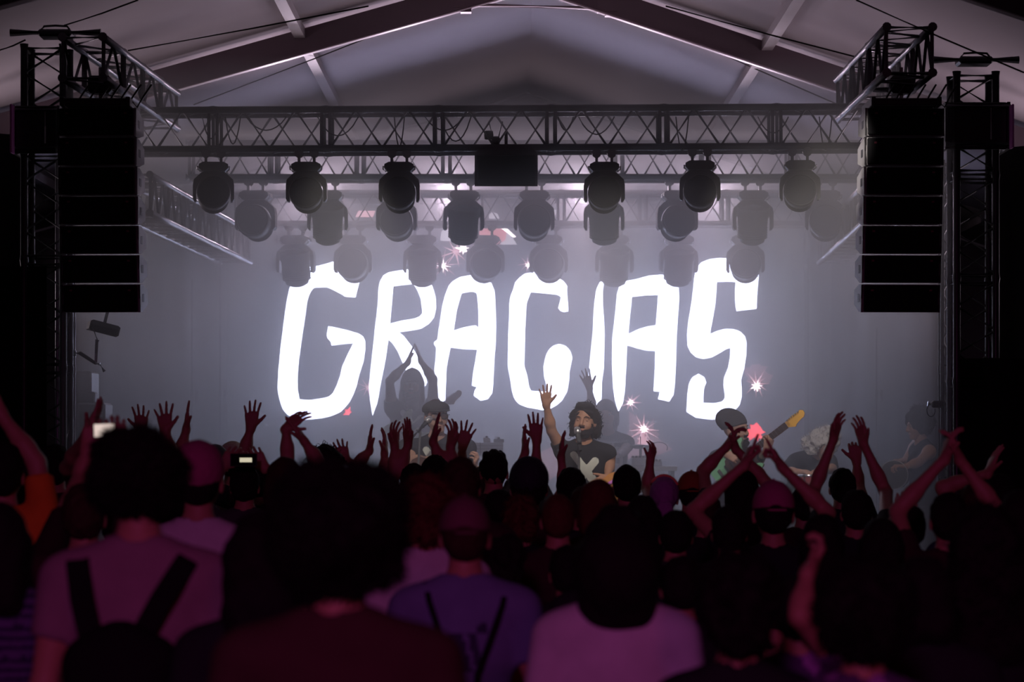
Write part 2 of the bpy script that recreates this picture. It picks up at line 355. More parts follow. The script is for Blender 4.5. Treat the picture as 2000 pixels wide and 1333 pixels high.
# ------------------------------------------------------------ haze held over the stage
hz = MB(); o = [(-4.1, DZ+.01), (4.1, DZ+.01), (4.1, 4.3), (3.6, 4.5), (-3.6, 4.5), (-4.1, 4.3)]
hz.prism(o, 9.35, Matrix.Translation((0, 18.15+4.675, 0)))
hz.v = [(x*(.76+.24*(y-18.15)/9.35)*(1.0 if x < 0 else .97), y, z) for x, y, z in hz.v]      # haze shape narrowed so the outer edges stay dark
hm = bpy.data.materials.new('stage_haze'); hm.use_nodes = True; nt = hm.node_tree; nt.nodes.clear()
ho = nt.nodes.new('ShaderNodeOutputMaterial'); vs = nt.nodes.new('ShaderNodeVolumeScatter')
vs.inputs['Color'].default_value = HAZECOL; vs.inputs['Density'].default_value = HAZE; vs.inputs['Anisotropy'].default_value = HAZEG
nt.links.new(vs.outputs[0], ho.inputs['Volume']); hm.cycles.homogeneous_volume = True
hzo = tag(hz.build('stage_haze', hm), 'white stage haze hanging in the air around the band', 'haze', None, 'stuff')

# ------------------------------------------------------------ trusses
def truss(name, label, A, B, w=.285, h=None, r=.026, bay=.26, sec=.77, group=None, m=None, up=Vector((0, 0, 1)), zig=True, cat='truss'):
    h = h or w; A = Vector(A); B = Vector(B); m = m or DKA; L = (B-A).length; d = (B-A).normalized()
    a = d.cross(up).normalized(); u = a.cross(d).normalized()
    e = empty(name, A, 0, label, cat, group)
    cs = [(a*(sx*w/2)+u*(sz*h/2)) for sx, sz in ((-1, -1), (1, -1), (1, 1), (-1, 1))]
    ns = max(1, round(L/sec)); sl = L/ns
    for c in cs:
        ch = MB(); pts = []; rad = []
        for s_ in range(ns+1):
            for q in ((-.035, 0) if s_ else ()): pts.append(c+d*(s_*sl+q))
            if s_: rad += [r, r*1.2]
            for q in ((0, .035) if s_ < ns else ()): pts.append(c+d*(s_*sl+q+.001))
            if s_ < ns: rad += [r*1.2, r]
        ch.tube(pts, rad, 10).build('chord', m, e)
    for s_ in range(ns):
        x0 = s_*sl+.03; x1 = (s_+1)*sl-.03; nb = max(2, round((x1-x0)/bay)); nb += nb % 2; bl = (x1-x0)/nb
        lat = MB()
        for xx in (x0, x1):
            fr = MB()
            for i in range(4): fr.tube([cs[i]+d*xx, cs[(i+1) % 4]+d*xx], .013, 6)
            fr.build('end_frame', m, e)
        for i in range(4):
            p, q = cs[i], cs[(i+1) % 4]
            for k in range(nb):
                s1, s2 = (p, q) if k % 2 == 0 else (q, p)
                lat.tube([s1+d*(x0+k*bl), s2+d*(x0+(k+1)*bl)], .011, 6)
        lat.build('bracing', m, e)
    return e
zt, zb = 4.277, 3.99
truss('front_truss', 'black box truss spanning the front of the stage, nearest of the cross trusses', (-3.0, 19.54, (zt+zb)/2), (2.75, 19.54, (zt+zb)/2+.03), cat='truss')
truss('middle_truss', 'black cross truss behind the front truss, faint in the haze', (-2.75, 22.6, 4.25), (3.1, 22.6, 4.25), cat='truss')
truss('rear_truss', 'low rear cross truss just in front of the top of the screen', (-2.6, 24.85, 4.05), (2.75, 24.85, 4.05), cat='truss')
truss('side_truss', 'grey side truss running to the rear on the left of the stage', (-2.85, 19.9, 3.72), (-2.62, 25.2, 3.72), m=ALU, r=.024)
truss('side_truss', 'grey side truss running to the rear on the right of the stage', (2.85, 19.9, 3.72), (3.05, 25.2, 3.72), m=ALU, r=.024)
TWL = truss('tower_truss', 'tall black truss tower at the left edge, holding the left loudspeakers', (P(92, 0, 18.6).x, 18.6, .12), (P(92, 0, 18.6).x, 18.6, 4.62), up=Vector((0, 1, 0)), w=.27)
TWR = truss('tower_truss', 'tall black truss tower at the right edge with open cross bracing', (P(1900, 0, 18.6).x, 18.6, .12), (P(1900, 0, 18.6).x, 18.6, 4.43), up=Vector((0, 1, 0)), w=.27)
truss('tower_truss', 'slim inner truss leg below the left loudspeakers', (P(128, 0, 19.3).x, 19.3, .12), (P(128, 0, 19.3).x, 19.3, 3.9), up=Vector((0, 1, 0)), w=.1, r=.016, bay=.2, m=ALU)
truss('tower_truss', 'slim inner truss leg below the right loudspeakers', (P(1852, 0, 19.3).x, 19.3, .12), (P(1852, 0, 19.3).x, 19.3, 3.9), up=Vector((0, 1, 0)), w=.1, r=.016, bay=.2, m=DKA)
truss('hoist_truss', 'sloping-looking truss reaching forward over the left loudspeakers', (-2.84, 17.6, 4.40), (-2.70, 20.4, 4.40), m=ALU, w=.27)
truss('hoist_truss', 'short truss reaching forward over the right loudspeakers', (2.60, 17.4, 4.42), (2.58, 19.9, 4.42), m=ALU, w=.30)
for (xa, xb, y, Yt, e) in ((20, 197, 64, 18.55, TWL), (1820, 1990, 117, 18.55, TWR)):
    o = P((xa+xb)/2, y, Yt)-e.location; w = (xb-xa)*Yt/F
    MB().tube([(-w/2, 0, 0), (w/2, 0, 0)], .027, 12).build('top_pipe', DKA, e, o)
    MB().box((0, .05, -.005), (.24, .2, .05), bev=.015).build('saddle', DKA, e, o)
    MB().tube([(-.1, 0, .02), (-.08, 0, .045), (0, 0, .05), (.08, 0, .045), (.1, 0, .02)], .008, 6).build('roller_guard', DKA, e, o)
for (xa, xb, ya, yb, lab) in ((24, 118, 207, 300, 'dark chain hoist housing clamped round the left tower'), (1845, 1972, 200, 292, 'dark chain hoist housing clamped round the right tower')):
    a = P(xa, ya, 18.35); b = P(xb, yb, 18.35); c = (a+b)/2; e = empty('tower_sleeve', c, 0, lab, 'sleeve block')
    w, h = b.x-a.x, a.z-b.z
    for dx in (-1, 1): MB().box((dx*(w/2-.01), .2, 0), (.02, .46, h)).build('side_plate', BLK, e)
    MB().box((0, 0, 0), (w-.04, .03, h), bev=.008).build('front_plate', BLK, e)
    for dz in (-1, 1): MB().tube([(-w/2, -.03, dz*h*.4), (w/2, -.03, dz*h*.4)], .018, 8).build('cross_bar', ALU, e)
    MB().tube([(w*.2, -.03, h*.42), (w*.2, -.035, -h*.3)], .006, 6).build('chain', CHR, e)
for px, py0, py1, lab in ((24, 205, 300, 'narrow pink banner edge left of the left tower'), (1976, 205, 290, 'narrow pink banner edge right of the right tower')):
    a = P(px, py0, 18.2); b = P(px, py1, 18.2)
    tag(MB().box((0, 0, 0), (.016, .10, a.z-b.z), bev=.004).build('banner_edge', PINK, None, (a+b)/2), lab, 'banner')

# ------------------------------------------------------------ line arrays
def cabinet(flip):
    e = empty('array_cabinet'); W, H, D = .515, .186, .40       # front at y=0, body back to y=D, wedge
    for part in ('body',):
        b = MB(); v = []; hb = H*.78
        for y, hh in ((.012, H), (.16, H), (.30, hb*.92), (D, hb*.7)):
            ww = W/2-(0 if y < .2 else (y-.16)*.04)
            v += [(-ww, y, -hh/2), (ww, y, -hh/2), (ww, y, hh/2), (-ww, y, hh/2)]
        f = []
        for k in range(3):
            a = k*4
            for i in range(4): j = (i+1) % 4; f.append((a+i, a+j, a+4+j, a+4+i))
        f += [(3, 2, 1, 0), (12, 13, 14, 15)]
        b.add(v, f).build('body', [CAB], e)
    MB().box((0, 0, 0), (W-.012, .024, H-.008), bev=.008).build('grille', GRL, e)
    for sx in (-1, 1):
        h_ = MB(); h_.box((sx*(W/2-.004), .17, 0), (.012, .07, .055), bev=.003); h_.build('handle', PLA, e)
        MB().tube([(sx*(W/2+.002), .015, -H/2), (sx*(W/2+.002), .015, H/2)], .008, 6).build('rigging_bar', CHR if sx == flip else BLK, e)
        MB().box((sx*(W/2-.06), -.013, H*.3), (.018, .004, .012)).build('badge', mat('dull_red_badge', (.25, .05, .09), .5), e)
    return e
cabs = [230, 288, 345, 403, 460, 517, 574, 609]
for side, sx in (('left', -1), ('right', 1)):
    base = cabinet(-sx); ords = ['topmost', 'second from the top', 'third from the top', 'fourth from the top', 'fourth from the bottom', 'third from the bottom', 'second from the bottom', 'lowest']
    Ya = 17.85; X0 = P(188, 0, Ya).x if side == 'left' else P(1768, 0, Ya).x
    z = P(0, 238, Ya).z; y = Ya; tilt = 0
    for i in range(7):
        o = base if i == 0 else copy_tree(base)
        tilt = R(-.3+i*.9*.9); o.location = (X0+(.004*i if sx < 0 else -.004*i), y, z); o.rotation_euler = (tilt, 0, R(2.5) if sx > 0 else R(-2.5))
        if i == 0: base = o
        y += .197*math.sin(tilt)*.8; z -= .1975
        tag(o, f'black line array loudspeaker cabinet, {ords[i] if i < 4 else ords[i+1]} of the {side} hanging column', 'loudspeaker', f'{side} line array cabinets')
    e = empty('array_bumper', (X0, Ya+.18, P(0, 200, Ya).z), 0, f'dark rigging frame above the {side} loudspeaker column', 'rigging frame')
    for dx in (-.22, .22): MB().box((dx, 0, 0), (.03, .5, .06), bev=.005).build('side_rail', DKA, e)
    for dy in (-.2, 0, .2): MB().box((0, dy, 0), (.46, .03, .05), bev=.005).build('cross_member', DKA, e)
    MB().tube([(0, 0, .02), (0, 0, .26)], .012, 8).build('hoist_chain', CHR, e)
    MB().box((0, 0, .14), (.16, .12, .12), bev=.02).build('hoist_motor', PLA, e)
    c = MB()
    for k in range(7):
        a0 = Vector((-.2+.07*k, -.1, .03)); c.tube([a0, a0+Vector((.05, -.05, -.06)), a0+Vector((.09, -.02, .02)), a0+Vector((.14, .0, .1))], .007, 5)
    c.build('cable_bundle', WIRE, e)

# under-hung speakers
def wedge_speaker(name, label, loc, rot, W, H, D):
    e = empty(name, loc, 0, label, 'loudspeaker'); e.rotation_euler = rot
    MB().prism([(-W/2, -H/2), (W/2, -H/2), (W/2, H*.35), (W*.42, H/2), (-W*.42, H/2), (-W/2, H*.35)], D, Matrix.Translation((0, D/2, 0))).build('body', PLA, e)
    MB().box((0, -.012, -.02), (W*.93, .02, H*.8), bev=.008).build('grille', GRL, e)
    MB().tube([(0, D/2, H/2), (0, D/2, H/2+.12)], .012, 8).build('hanging_bracket', BLK, e)
    return e
a = P(927, 290, 19.35); b = P(1050, 364, 19.35)
wedge_speaker('centre_speaker', 'wide black loudspeaker hanging under the middle of the front truss', (a+b)/2, (R(6), 0, 0), b.x-a.x, a.z-b.z, .25)
e = wedge_speaker('small_speaker', 'small dark loudspeaker hanging tilted below the left column', P(205, 640, 19.3), (0, R(14), R(15)), .22, .07, .2)
b_ = empty('truss_clamp_rig', P(968, 268, 19.4), 0, 'dark clamp and hook inside the front truss above the centre speaker', 'clamp')
MB().box((0, .05, -.03), (.06, .06, .08), bev=.01).build('clamp_body', PLA, b_); MB().lathe([(0, -.03), (.03, -.03), (.035, 0), (.03, .03), (0, .03)], 12, Matrix.Translation((-.05, .05, .02))).build('wheel', PLA, b_)
MB().tube([(.02, .05, 0), (.05, .05, .12)], .006, 6).build('strap', WIRE, b_); MB().tube([(-.02, .05, 0), (-.05, .05, .12)], .006, 6).build('strap', WIRE, b_)

# ------------------------------------------------------------ moving heads
def moving_head(tilt=32, pan=0, big=False):
    e = empty('moving_head_light')
    for sx in (-1, 1):
        c = MB(); c.tube([(sx*.055, -.022, .02), (sx*.055, .022, .02)], .034, 10); c.box((sx*.055, 0, -.03), (.02, .03, .07)); c.build('clamp', BLK, e)
    o = [(-.075, -.05), (-.105, -.066), (-.108, -.092), (-.085, -.116), (.085, -.116), (.108, -.092), (.105, -.066), (.075, -.05)]
    MB().prism(o, .17).build('base', PLA, e)
    for sx in (-1, 1): MB().tube([(sx*.095, -.06, -.12), (sx*.115, -.07, -.105), (sx*.115, -.07, -.08)], .006, 6).build('base_handle', CHR, e)
    y = empty('yoke_pivot'); 
    bpy.data.objects.remove(y)
    arc = [(.124*math.cos(t), -.272+.124*math.sin(t)) for t in np.linspace(2.95, .19, 13)]
    yk = [(-.06, -.112), (-.095, -.13), (-.142, -.175), (-.149, -.215), (-.149, -.315), (-.138, -.335), (-.124, -.335), (-.124, -.272)]+arc+[(.124, -.272), (.124, -.335), (.138, -.335), (.149, -.315), (.149, -.215), (.142, -.175), (.095, -.13), (.06, -.112)]
    yo = MB().prism(yk, .085).build('yoke', PLA, e); yo.rotation_euler = (0, 0, R(pan))
    M = Matrix.Translation((0, 0, -.290)) @ Matrix.Rotation(R(90-tilt), 4, 'X')
    hd = MB().lathe([(0, -.15), (.055, -.15), (.088, -.13), (.102, -.07), (.108, 0), (.112, .05), (.122, .07), (.122, .115), (.118, .13), (.110, .13), (.110, .118)], 28, M).build('lamp_head', PLA, e)
    fin = MB()
    for k in range(5): fin.lathe([(.098, -.10+.018*k), (.111, -.096+.018*k), (.102, -.09+.018*k)], 24, M)
    fin.build('cooling_fins', PLA, hd)
    MB().lathe([(.111, .12), (.08, .128), (.03, .132), (0, .133)], 24, M).build('lens', LENS, hd)
    hd.rotation_euler = (0, 0, R(pan)); return e
MH = {}
def place_head(px, Yp, ztop, kind, label, group, s=1.0, rz=0):
    if kind not in MH: o = MH[kind] = moving_head(*kind)
    else: o = copy_tree(MH[kind])
    o.location = (P(px, 0, Yp).x, Yp, ztop); o.scale = (s, s, s); o.rotation_euler = (0, 0, R(rz)); tag(o, label, 'stage light', group)
nth = ['leftmost', 'second from left', 'third from left', 'fourth from left', 'fifth from left', 'sixth from left', 'seventh from left', 'eighth from left', 'rightmost']
for i, (px, dz, rz) in enumerate([(417, 0, 6), (599, 0, 0), (780, 0, 0), (1180, 0, 0), (1367, .01, -3), (1562, .012, -4)]):
    place_head(px, 19.4, zb-.045+dz, (9, 0), f'dark moving head light under the front truss, {["leftmost", "second from left", "just left of the centre speaker", "just right of the centre speaker", "second from right", "rightmost"][i]}', 'moving heads of the front row', 1.0, rz)
for i, px in enumerate([500, 640, 775, 905, 1043, 1180, 1322, 1470, 1612]):
    place_head(px, 22.6, 4.25-.1425-.05, (9, 0) if i % 2 == 0 else (70, 0), f'hazy moving head light on the middle truss, {nth[i]} of nine', 'moving heads of the middle row', 1.16, (i*37) % 14-7)
for i, px in enumerate([578, 690, 825, 947, 1072, 1200, 1325, 1456]):
    place_head(px, 24.8, 4.05-.1425-.05, (70, 0) if i in (0, 2, 5, 6) else (9, 0), f'moving head light on the rear truss before the screen, {nth[i] if i < 7 else "rightmost"} of eight', 'moving heads of the rear row', 1.2, (i*53) % 16-8)
# cables looping along the front truss
for i, (x0, x1, dz) in enumerate([(395, 430, .16), (480, 560, .1), (620, 700, .14), (830, 905, .1), (860, 920, .18), (1130, 1200, .13), (1320, 1345, .25), (1480, 1540, .12), (1600, 1625, .24), (440, 470, .2), (770, 790, .22), (1090, 1120, .1)]):
    a = P(x0, 228, 19.38); b = P(x1, 228, 19.38); n = 8
    pts = [a.lerp(b, t/n)-Vector((0, .0, dz*math.sin(math.pi*t/n)**.8)) for t in range(n+1)]
    tag(MB().tube(pts, .005, 5).build('truss_cable', WIRE), None, 'cable', 'cables looped in the front truss')['label'] = 'thin black cable looping down inside the front truss, ' + ['over the first light', 'between first and second lights', 'right of the second light', 'right of the third light', 'left of the centre clamp', 'left of the fourth light', 'left of the fifth light', 'left of the sixth light', 'right of the sixth light', 'near the left end', 'above the third light', 'right of the centre speaker'][i]
for i, (px, y0, y1, Yp, lab) in enumerate([(375, 545, 800, 24.5, 'thin pale stand pole at the left rear, first from the side drape'), (430, 500, 800, 24.5, 'thin pale stand pole at the left rear, second from the side drape'), (1712, 640, 880, 24, 'thin pale pole at the right rear, left of the seated drummer')]):
    e = empty('stand_pole', (P(px, 0, Yp).x, Yp, DZ), 0, lab, 'pole'); z1 = P(0, y0, Yp).z-DZ
    MB().tube([(0, 0, .02), (0, 0, z1)], .006, 6).build('pole', CHR, e)
    MB().lathe([(.0, 0), (.14, 0), (.14, .012), (.02, .025), (0, .025)], 16).build('base', BLK, e)
    for dx in (-.0, .045): MB().tube([(dx, -.01, P(0, 778, Yp).z-DZ-.04), (dx, -.01, P(0, 762, Yp).z-DZ+.0)], .011, 8).build('clamp', CHR, e)

# ------------------------------------------------------------ sculpting with distance fields
def _sd_cone(p, a, b, ra, rb):
    ab = b-a; L = float(ab @ ab)+1e-12
    t = np.clip(((p-a) @ ab)/L, 0, 1); q = p-a-t[..., None]*ab
    return np.sqrt((q*q).sum(-1))-(ra+(rb-ra)*t)
def _sd_ell(p, c, r, M):
    q = (p-c) @ M if M is not None else p-c
    k0 = np.sqrt(((q/r)**2).sum(-1)); k1 = np.sqrt(((q/(r*r))**2).sum(-1))+1e-9
    return k0*(k0-1)/k1
class Sculpt:
    # prims: ('c',a,b,ra,rb) ('e',c,r,M); each may carry a cut plane (point, normal): material only where (p-pt).n<0
    def __init__(s, k=.025): s.pr = []; s.k = k; s.cuts = []; s.subs = []; s.noise = None
    def cone(s, a, b, ra, rb=None, cut=None, k=None):
        s.pr.append(('c', np.array(a, float), np.array(b, float), ra, ra if rb is None else rb, cut, k)); return s
    def ell(s, c, r, M=None, cut=None, k=None):
        s.pr.append(('e', np.array(c, float), np.array(r, float), M, 0, cut, k)); return s
    def xf(s, T):                          # rigid transform of everything so far
        T = np.array(T); Rm = T[:3, :3]; out = []
        f = lambda p: Rm @ p+T[:3, 3]
        fc = lambda c: None if c is None else (f(c[0]), Rm @ c[1])
        for q in s.pr:
            if q[0] == 'c': out.append(('c', f(q[1]), f(q[2]), q[3], q[4], fc(q[5]), q[6]))
            else: out.append(('e', f(q[1]), q[2], Rm @ (q[3] if q[3] is not None else np.eye(3)), 0, fc(q[5]), q[6]))
        s.pr = out; s.cuts = [fc(c) for c in s.cuts]; s.subs = [(f(c), r, (Rm @ (M if M is not None else np.eye(3)))) for c, r, M in s.subs]; return s
    def merge(s, o): s.pr += o.pr; s.cuts += o.cuts; s.subs += o.subs; return s
    def mesh(s, h, grow=0.0, box=None):
        pr = s.pr; ext = []
        for q in pr:
            if q[0] == 'c': rr = max(q[3], q[4])+grow; ext.append((np.minimum(q[1], q[2])-rr, np.maximum(q[1], q[2])+rr))
            else: rr = np.max(q[2])+grow; ext.append((q[1]-rr, q[1]+rr))
        lo = np.min([e[0] for e in ext], 0); hi = np.max([e[1] for e in ext], 0)
        if box is not None: lo = np.maximum(lo, box[0]); hi = np.minimum(hi, box[1])
        lo = lo-2.5*h-(s.noise[0] if s.noise else 0); n = np.ceil((hi-lo+2.5*h+(s.noise[0] if s.noise else 0))/h).astype(int)+1
        D = np.full(n, .2, np.float32)
        ax = [lo[i]+h*np.arange(n[i]) for i in range(3)]
        for q, (a, b) in zip(pr, ext):
            k = q[6] if q[6] is not None else s.k; m = k+2*h
            i0 = np.maximum(np.floor((a-m-lo)/h).astype(int), 0); i1 = np.minimum(np.ceil((b+m-lo)/h).astype(int)+1, n)
            if (i1 <= i0).any(): continue
            g = np.stack(np.meshgrid(*[ax[i][i0[i]:i1[i]] for i in range(3)], indexing='ij'), -1)
            d = (_sd_cone(g, q[1], q[2], q[3], q[4]) if q[0] == 'c' else _sd_ell(g, q[1], q[2], q[3]))-grow
            if q[5] is not None: d = np.maximum(d, (g-q[5][0]) @ q[5][1])
            sl = tuple(slice(i0[i], i1[i]) for i in range(3)); o = D[sl]
            hh = np.clip(.5+.5*(o-d)/k, 0, 1); D[sl] = o*(1-hh)+d*hh-k*hh*(1-hh)
        if s.cuts or s.subs or s.noise:
            g = np.stack(np.meshgrid(*ax, indexing='ij'), -1)
            for c, r, M in s.subs: D = np.maximum(D, -_sd_ell(g, c, r, M))
            for c in s.cuts: D = np.maximum(D, (g-c[0]) @ c[1])
            if s.noise:
                amp, fr, seed = s.noise; rg = np.random.default_rng(seed); N = 0
                for _ in range(7):
                    w = rg.normal(size=3); w = w/np.linalg.norm(w)*fr*rg.uniform(.6, 1.7); N = N+np.sin(g @ w+rg.uniform(0, 6.3))
                D = D+amp*N/2.6
        return surfnet(D, lo, h)
def surfnet(D, lo, h):
    S = D < 0; n = D.shape
    c = sum(S[i:n[0]-1+i, j:n[1]-1+j, k:n[2]-1+k].astype(np.int8) for i in (0, 1) for j in (0, 1) for k in (0, 1))
    act = (c > 0) & (c < 8); I = np.argwhere(act); idx = np.full(act.shape, -1, np.int64); idx[act] = np.arange(len(I))
    off = np.array([(i, j, k) for i in (0, 1) for j in (0, 1) for k in (0, 1)])
    val = np.stack([D[I[:, 0]+o[0], I[:, 1]+o[1], I[:, 2]+o[2]] for o in off], 1)
    P_ = np.zeros((len(I), 3)); cnt = np.zeros(len(I))
    for a in range(8):
        for b in range(a+1, 8):
            if abs(off[a]-off[b]).sum() != 1: continue
            m = (val[:, a] < 0) != (val[:, b] < 0); t = val[m, a]/(val[m, a]-val[m, b])
            P_[m] += off[a]+t[:, None]*(off[b]-off[a]); cnt[m] += 1
    V = lo+h*(I+P_/np.maximum(cnt, 1)[:, None]); Fs = []
    for axis in range(3):
        sl0 = [slice(None)]*3; sl1 = [slice(None)]*3; sl0[axis] = slice(0, n[axis]-1); sl1[axis] = slice(1, n[axis])
        A = S[tuple(sl0)]; B = S[tuple(sl1)]; E = np.argwhere(A != B); u, v = [x for x in range(3) if x != axis]
        E = E[(E[:, u] > 0) & (E[:, v] > 0) & (E[:, u] < n[u]-1) & (E[:, v] < n[v]-1)]
        def g(du, dv): q = E.copy(); q[:, u] -= du; q[:, v] -= dv; return idx[q[:, 0], q[:, 1], q[:, 2]]
        Q = np.stack([g(1, 1), g(0, 1), g(0, 0), g(1, 0)], 1); ins = A[E[:, 0], E[:, 1], E[:, 2]]
        flip = ins if axis != 1 else ~ins; Q[~flip] = Q[~flip][:, ::-1]; Fs.append(Q)
    Fq = np.concatenate(Fs); Fq = Fq[(Fq >= 0).all(1)]; return V, Fq
def relax(V, Fq, it=2, f=.5):
    for _ in range(it):
        acc = np.zeros_like(V); c = np.zeros(len(V))
        for a in range(4):
            for b in ((a+1) % 4, (a+3) % 4): np.add.at(acc, Fq[:, a], V[Fq[:, b]]); np.add.at(c, Fq[:, a], 1)
        V = V+(acc/np.maximum(c, 1)[:, None]-V)*f
    return V
def mobj(name, parts, mats, parent=None, mi=None, smooth=True):
    Vs = []; Fs = []; n = 0; three = []; n3 = 0
    for V, Fq in parts: Vs.append(V); Fs += (Fq+n).tolist(); n += len(V)
    V = np.concatenate(Vs); me = bpy.data.meshes.new(name); me.from_pydata(V.tolist(), [], Fs)
    for m in (mats if isinstance(mats, (list, tuple)) else [mats]): me.materials.append(m)
    me.polygons.foreach_set('use_smooth', [smooth]*len(Fs))
    if mi is not None:
        c = np.array([V[f].mean(0) for f in Fs]); me.polygons.foreach_set('material_index', mi(c).astype(int).tolist())
    me.update(); o = bpy.data.objects.new(name, me); return link(o, parent)

# ------------------------------------------------------------ people
SKIN = mat('skin_tan', (.46, .235, .15), .55, var=.08, scale=20); SKIND = mat('skin_brown', (.30, .15, .10), .55, var=.08, scale=20); SKINL = mat('skin_light', (.56, .31, .22), .5, var=.08, scale=20)
HB = mat('hair_black', (.014, .011, .011), .8, spec=.1, var=.4, scale=60); HBR = mat('hair_brown', (.045, .022, .014), .75, spec=.15, var=.4, scale=60)
HG = mat('hair_grey', (.72, .69, .70), .75, spec=.2, var=.3, scale=60); HRD = mat('hair_reddish', (.10, .032, .02), .75, spec=.15, var=.4, scale=60)
LIP = mat('lip', (.34, .10, .09), .5); EYE = mat('eye_dark', (.03, .02, .018), .25)
def cloth(name, c): return mat('cloth_'+name, c, .9, spec=.08, var=.18, scale=14, bump=.15)
TB = cloth('black', (.022, .022, .026)); TD = cloth('dark_maroon', (.05, .02, .025)); TW = cloth('white', (.62, .6, .62)); TN = cloth('navy', (.05, .05, .11)); TP = cloth('blue_grey', (.17, .19, .34))
TR = cloth('dusty_pink', (.30, .20, .22)); TO = cloth('orange', (.75, .22, .03)); TG = cloth('dark_grey', (.07, .07, .08)); JN = cloth('denim', (.04, .05, .09)); SHO = mat('shoe_rubber', (.03, .03, .03), .6)
TBR = cloth('dark_brown', (.07, .035, .03)); PR = cloth('bone_white_print', (.62, .64, .58))
ARM = {'bend': 0}
def np3(v): return np.array([v[0], v[1], v[2]], float)
def unit(v): return v/(np.linalg.norm(v)+1e-9)
def hand(S, W, d, n, side, s=1.0, curl=.25, spread=1.0, thumb=1.0, ext=(1, 1, 1, 1)):
    # W wrist, d wrist->fingers, n palm normal, side +1 right hand / -1 left hand
    d = unit(d); n = unit(n-d*(n @ d)); l = np.cross(d, n)*side; k = .007*s
    for i in range(4):
        kn = W+d*(.088-.004*abs(i-1)-(.007 if i == 3 else 0))*s+l*(.032-.0215*i)*s
        S.cone(W-d*.015*s+l*(.012-.008*i)*s, kn, .0165*s, .0125*s, k=.012*s)
        L = (.072, .08, .075, .058)[i]*s; a = R((13, 3, -7, -18)[i])*spread; c = curl if isinstance(curl, (int, float)) else curl[i]
        dd = unit(d*math.cos(a)+l*math.sin(a)); p = kn; r0 = .0088*s*(1 if i < 3 else .88); ang = 0
        for j, fr in enumerate((.44, .31, .25)):
            ang += c*(.7, 1.0, .8)[j]*1.1; q = p+(dd*math.cos(ang)+n*math.sin(ang))*L*fr*ext[i]
            S.cone(p, q, r0*(1-.09*j), r0*(1-.09*(j+1)), k=k*.6); p = q
    b = W+d*.022*s+l*.022*s; td = unit(d*.62+l*.78*thumb+n*.22); m = b+td*.046*s
    S.cone(W+d*.01*s+l*.01*s, b+td*.02*s, .018*s, .0145*s, k=.012*s); S.cone(b, m, .0145*s, .011*s, k=k)
    td2 = unit(td+d*.35+n*.12); S.cone(m, m+td2*.036*s, .0105*s, .0085*s, k=k*.6)

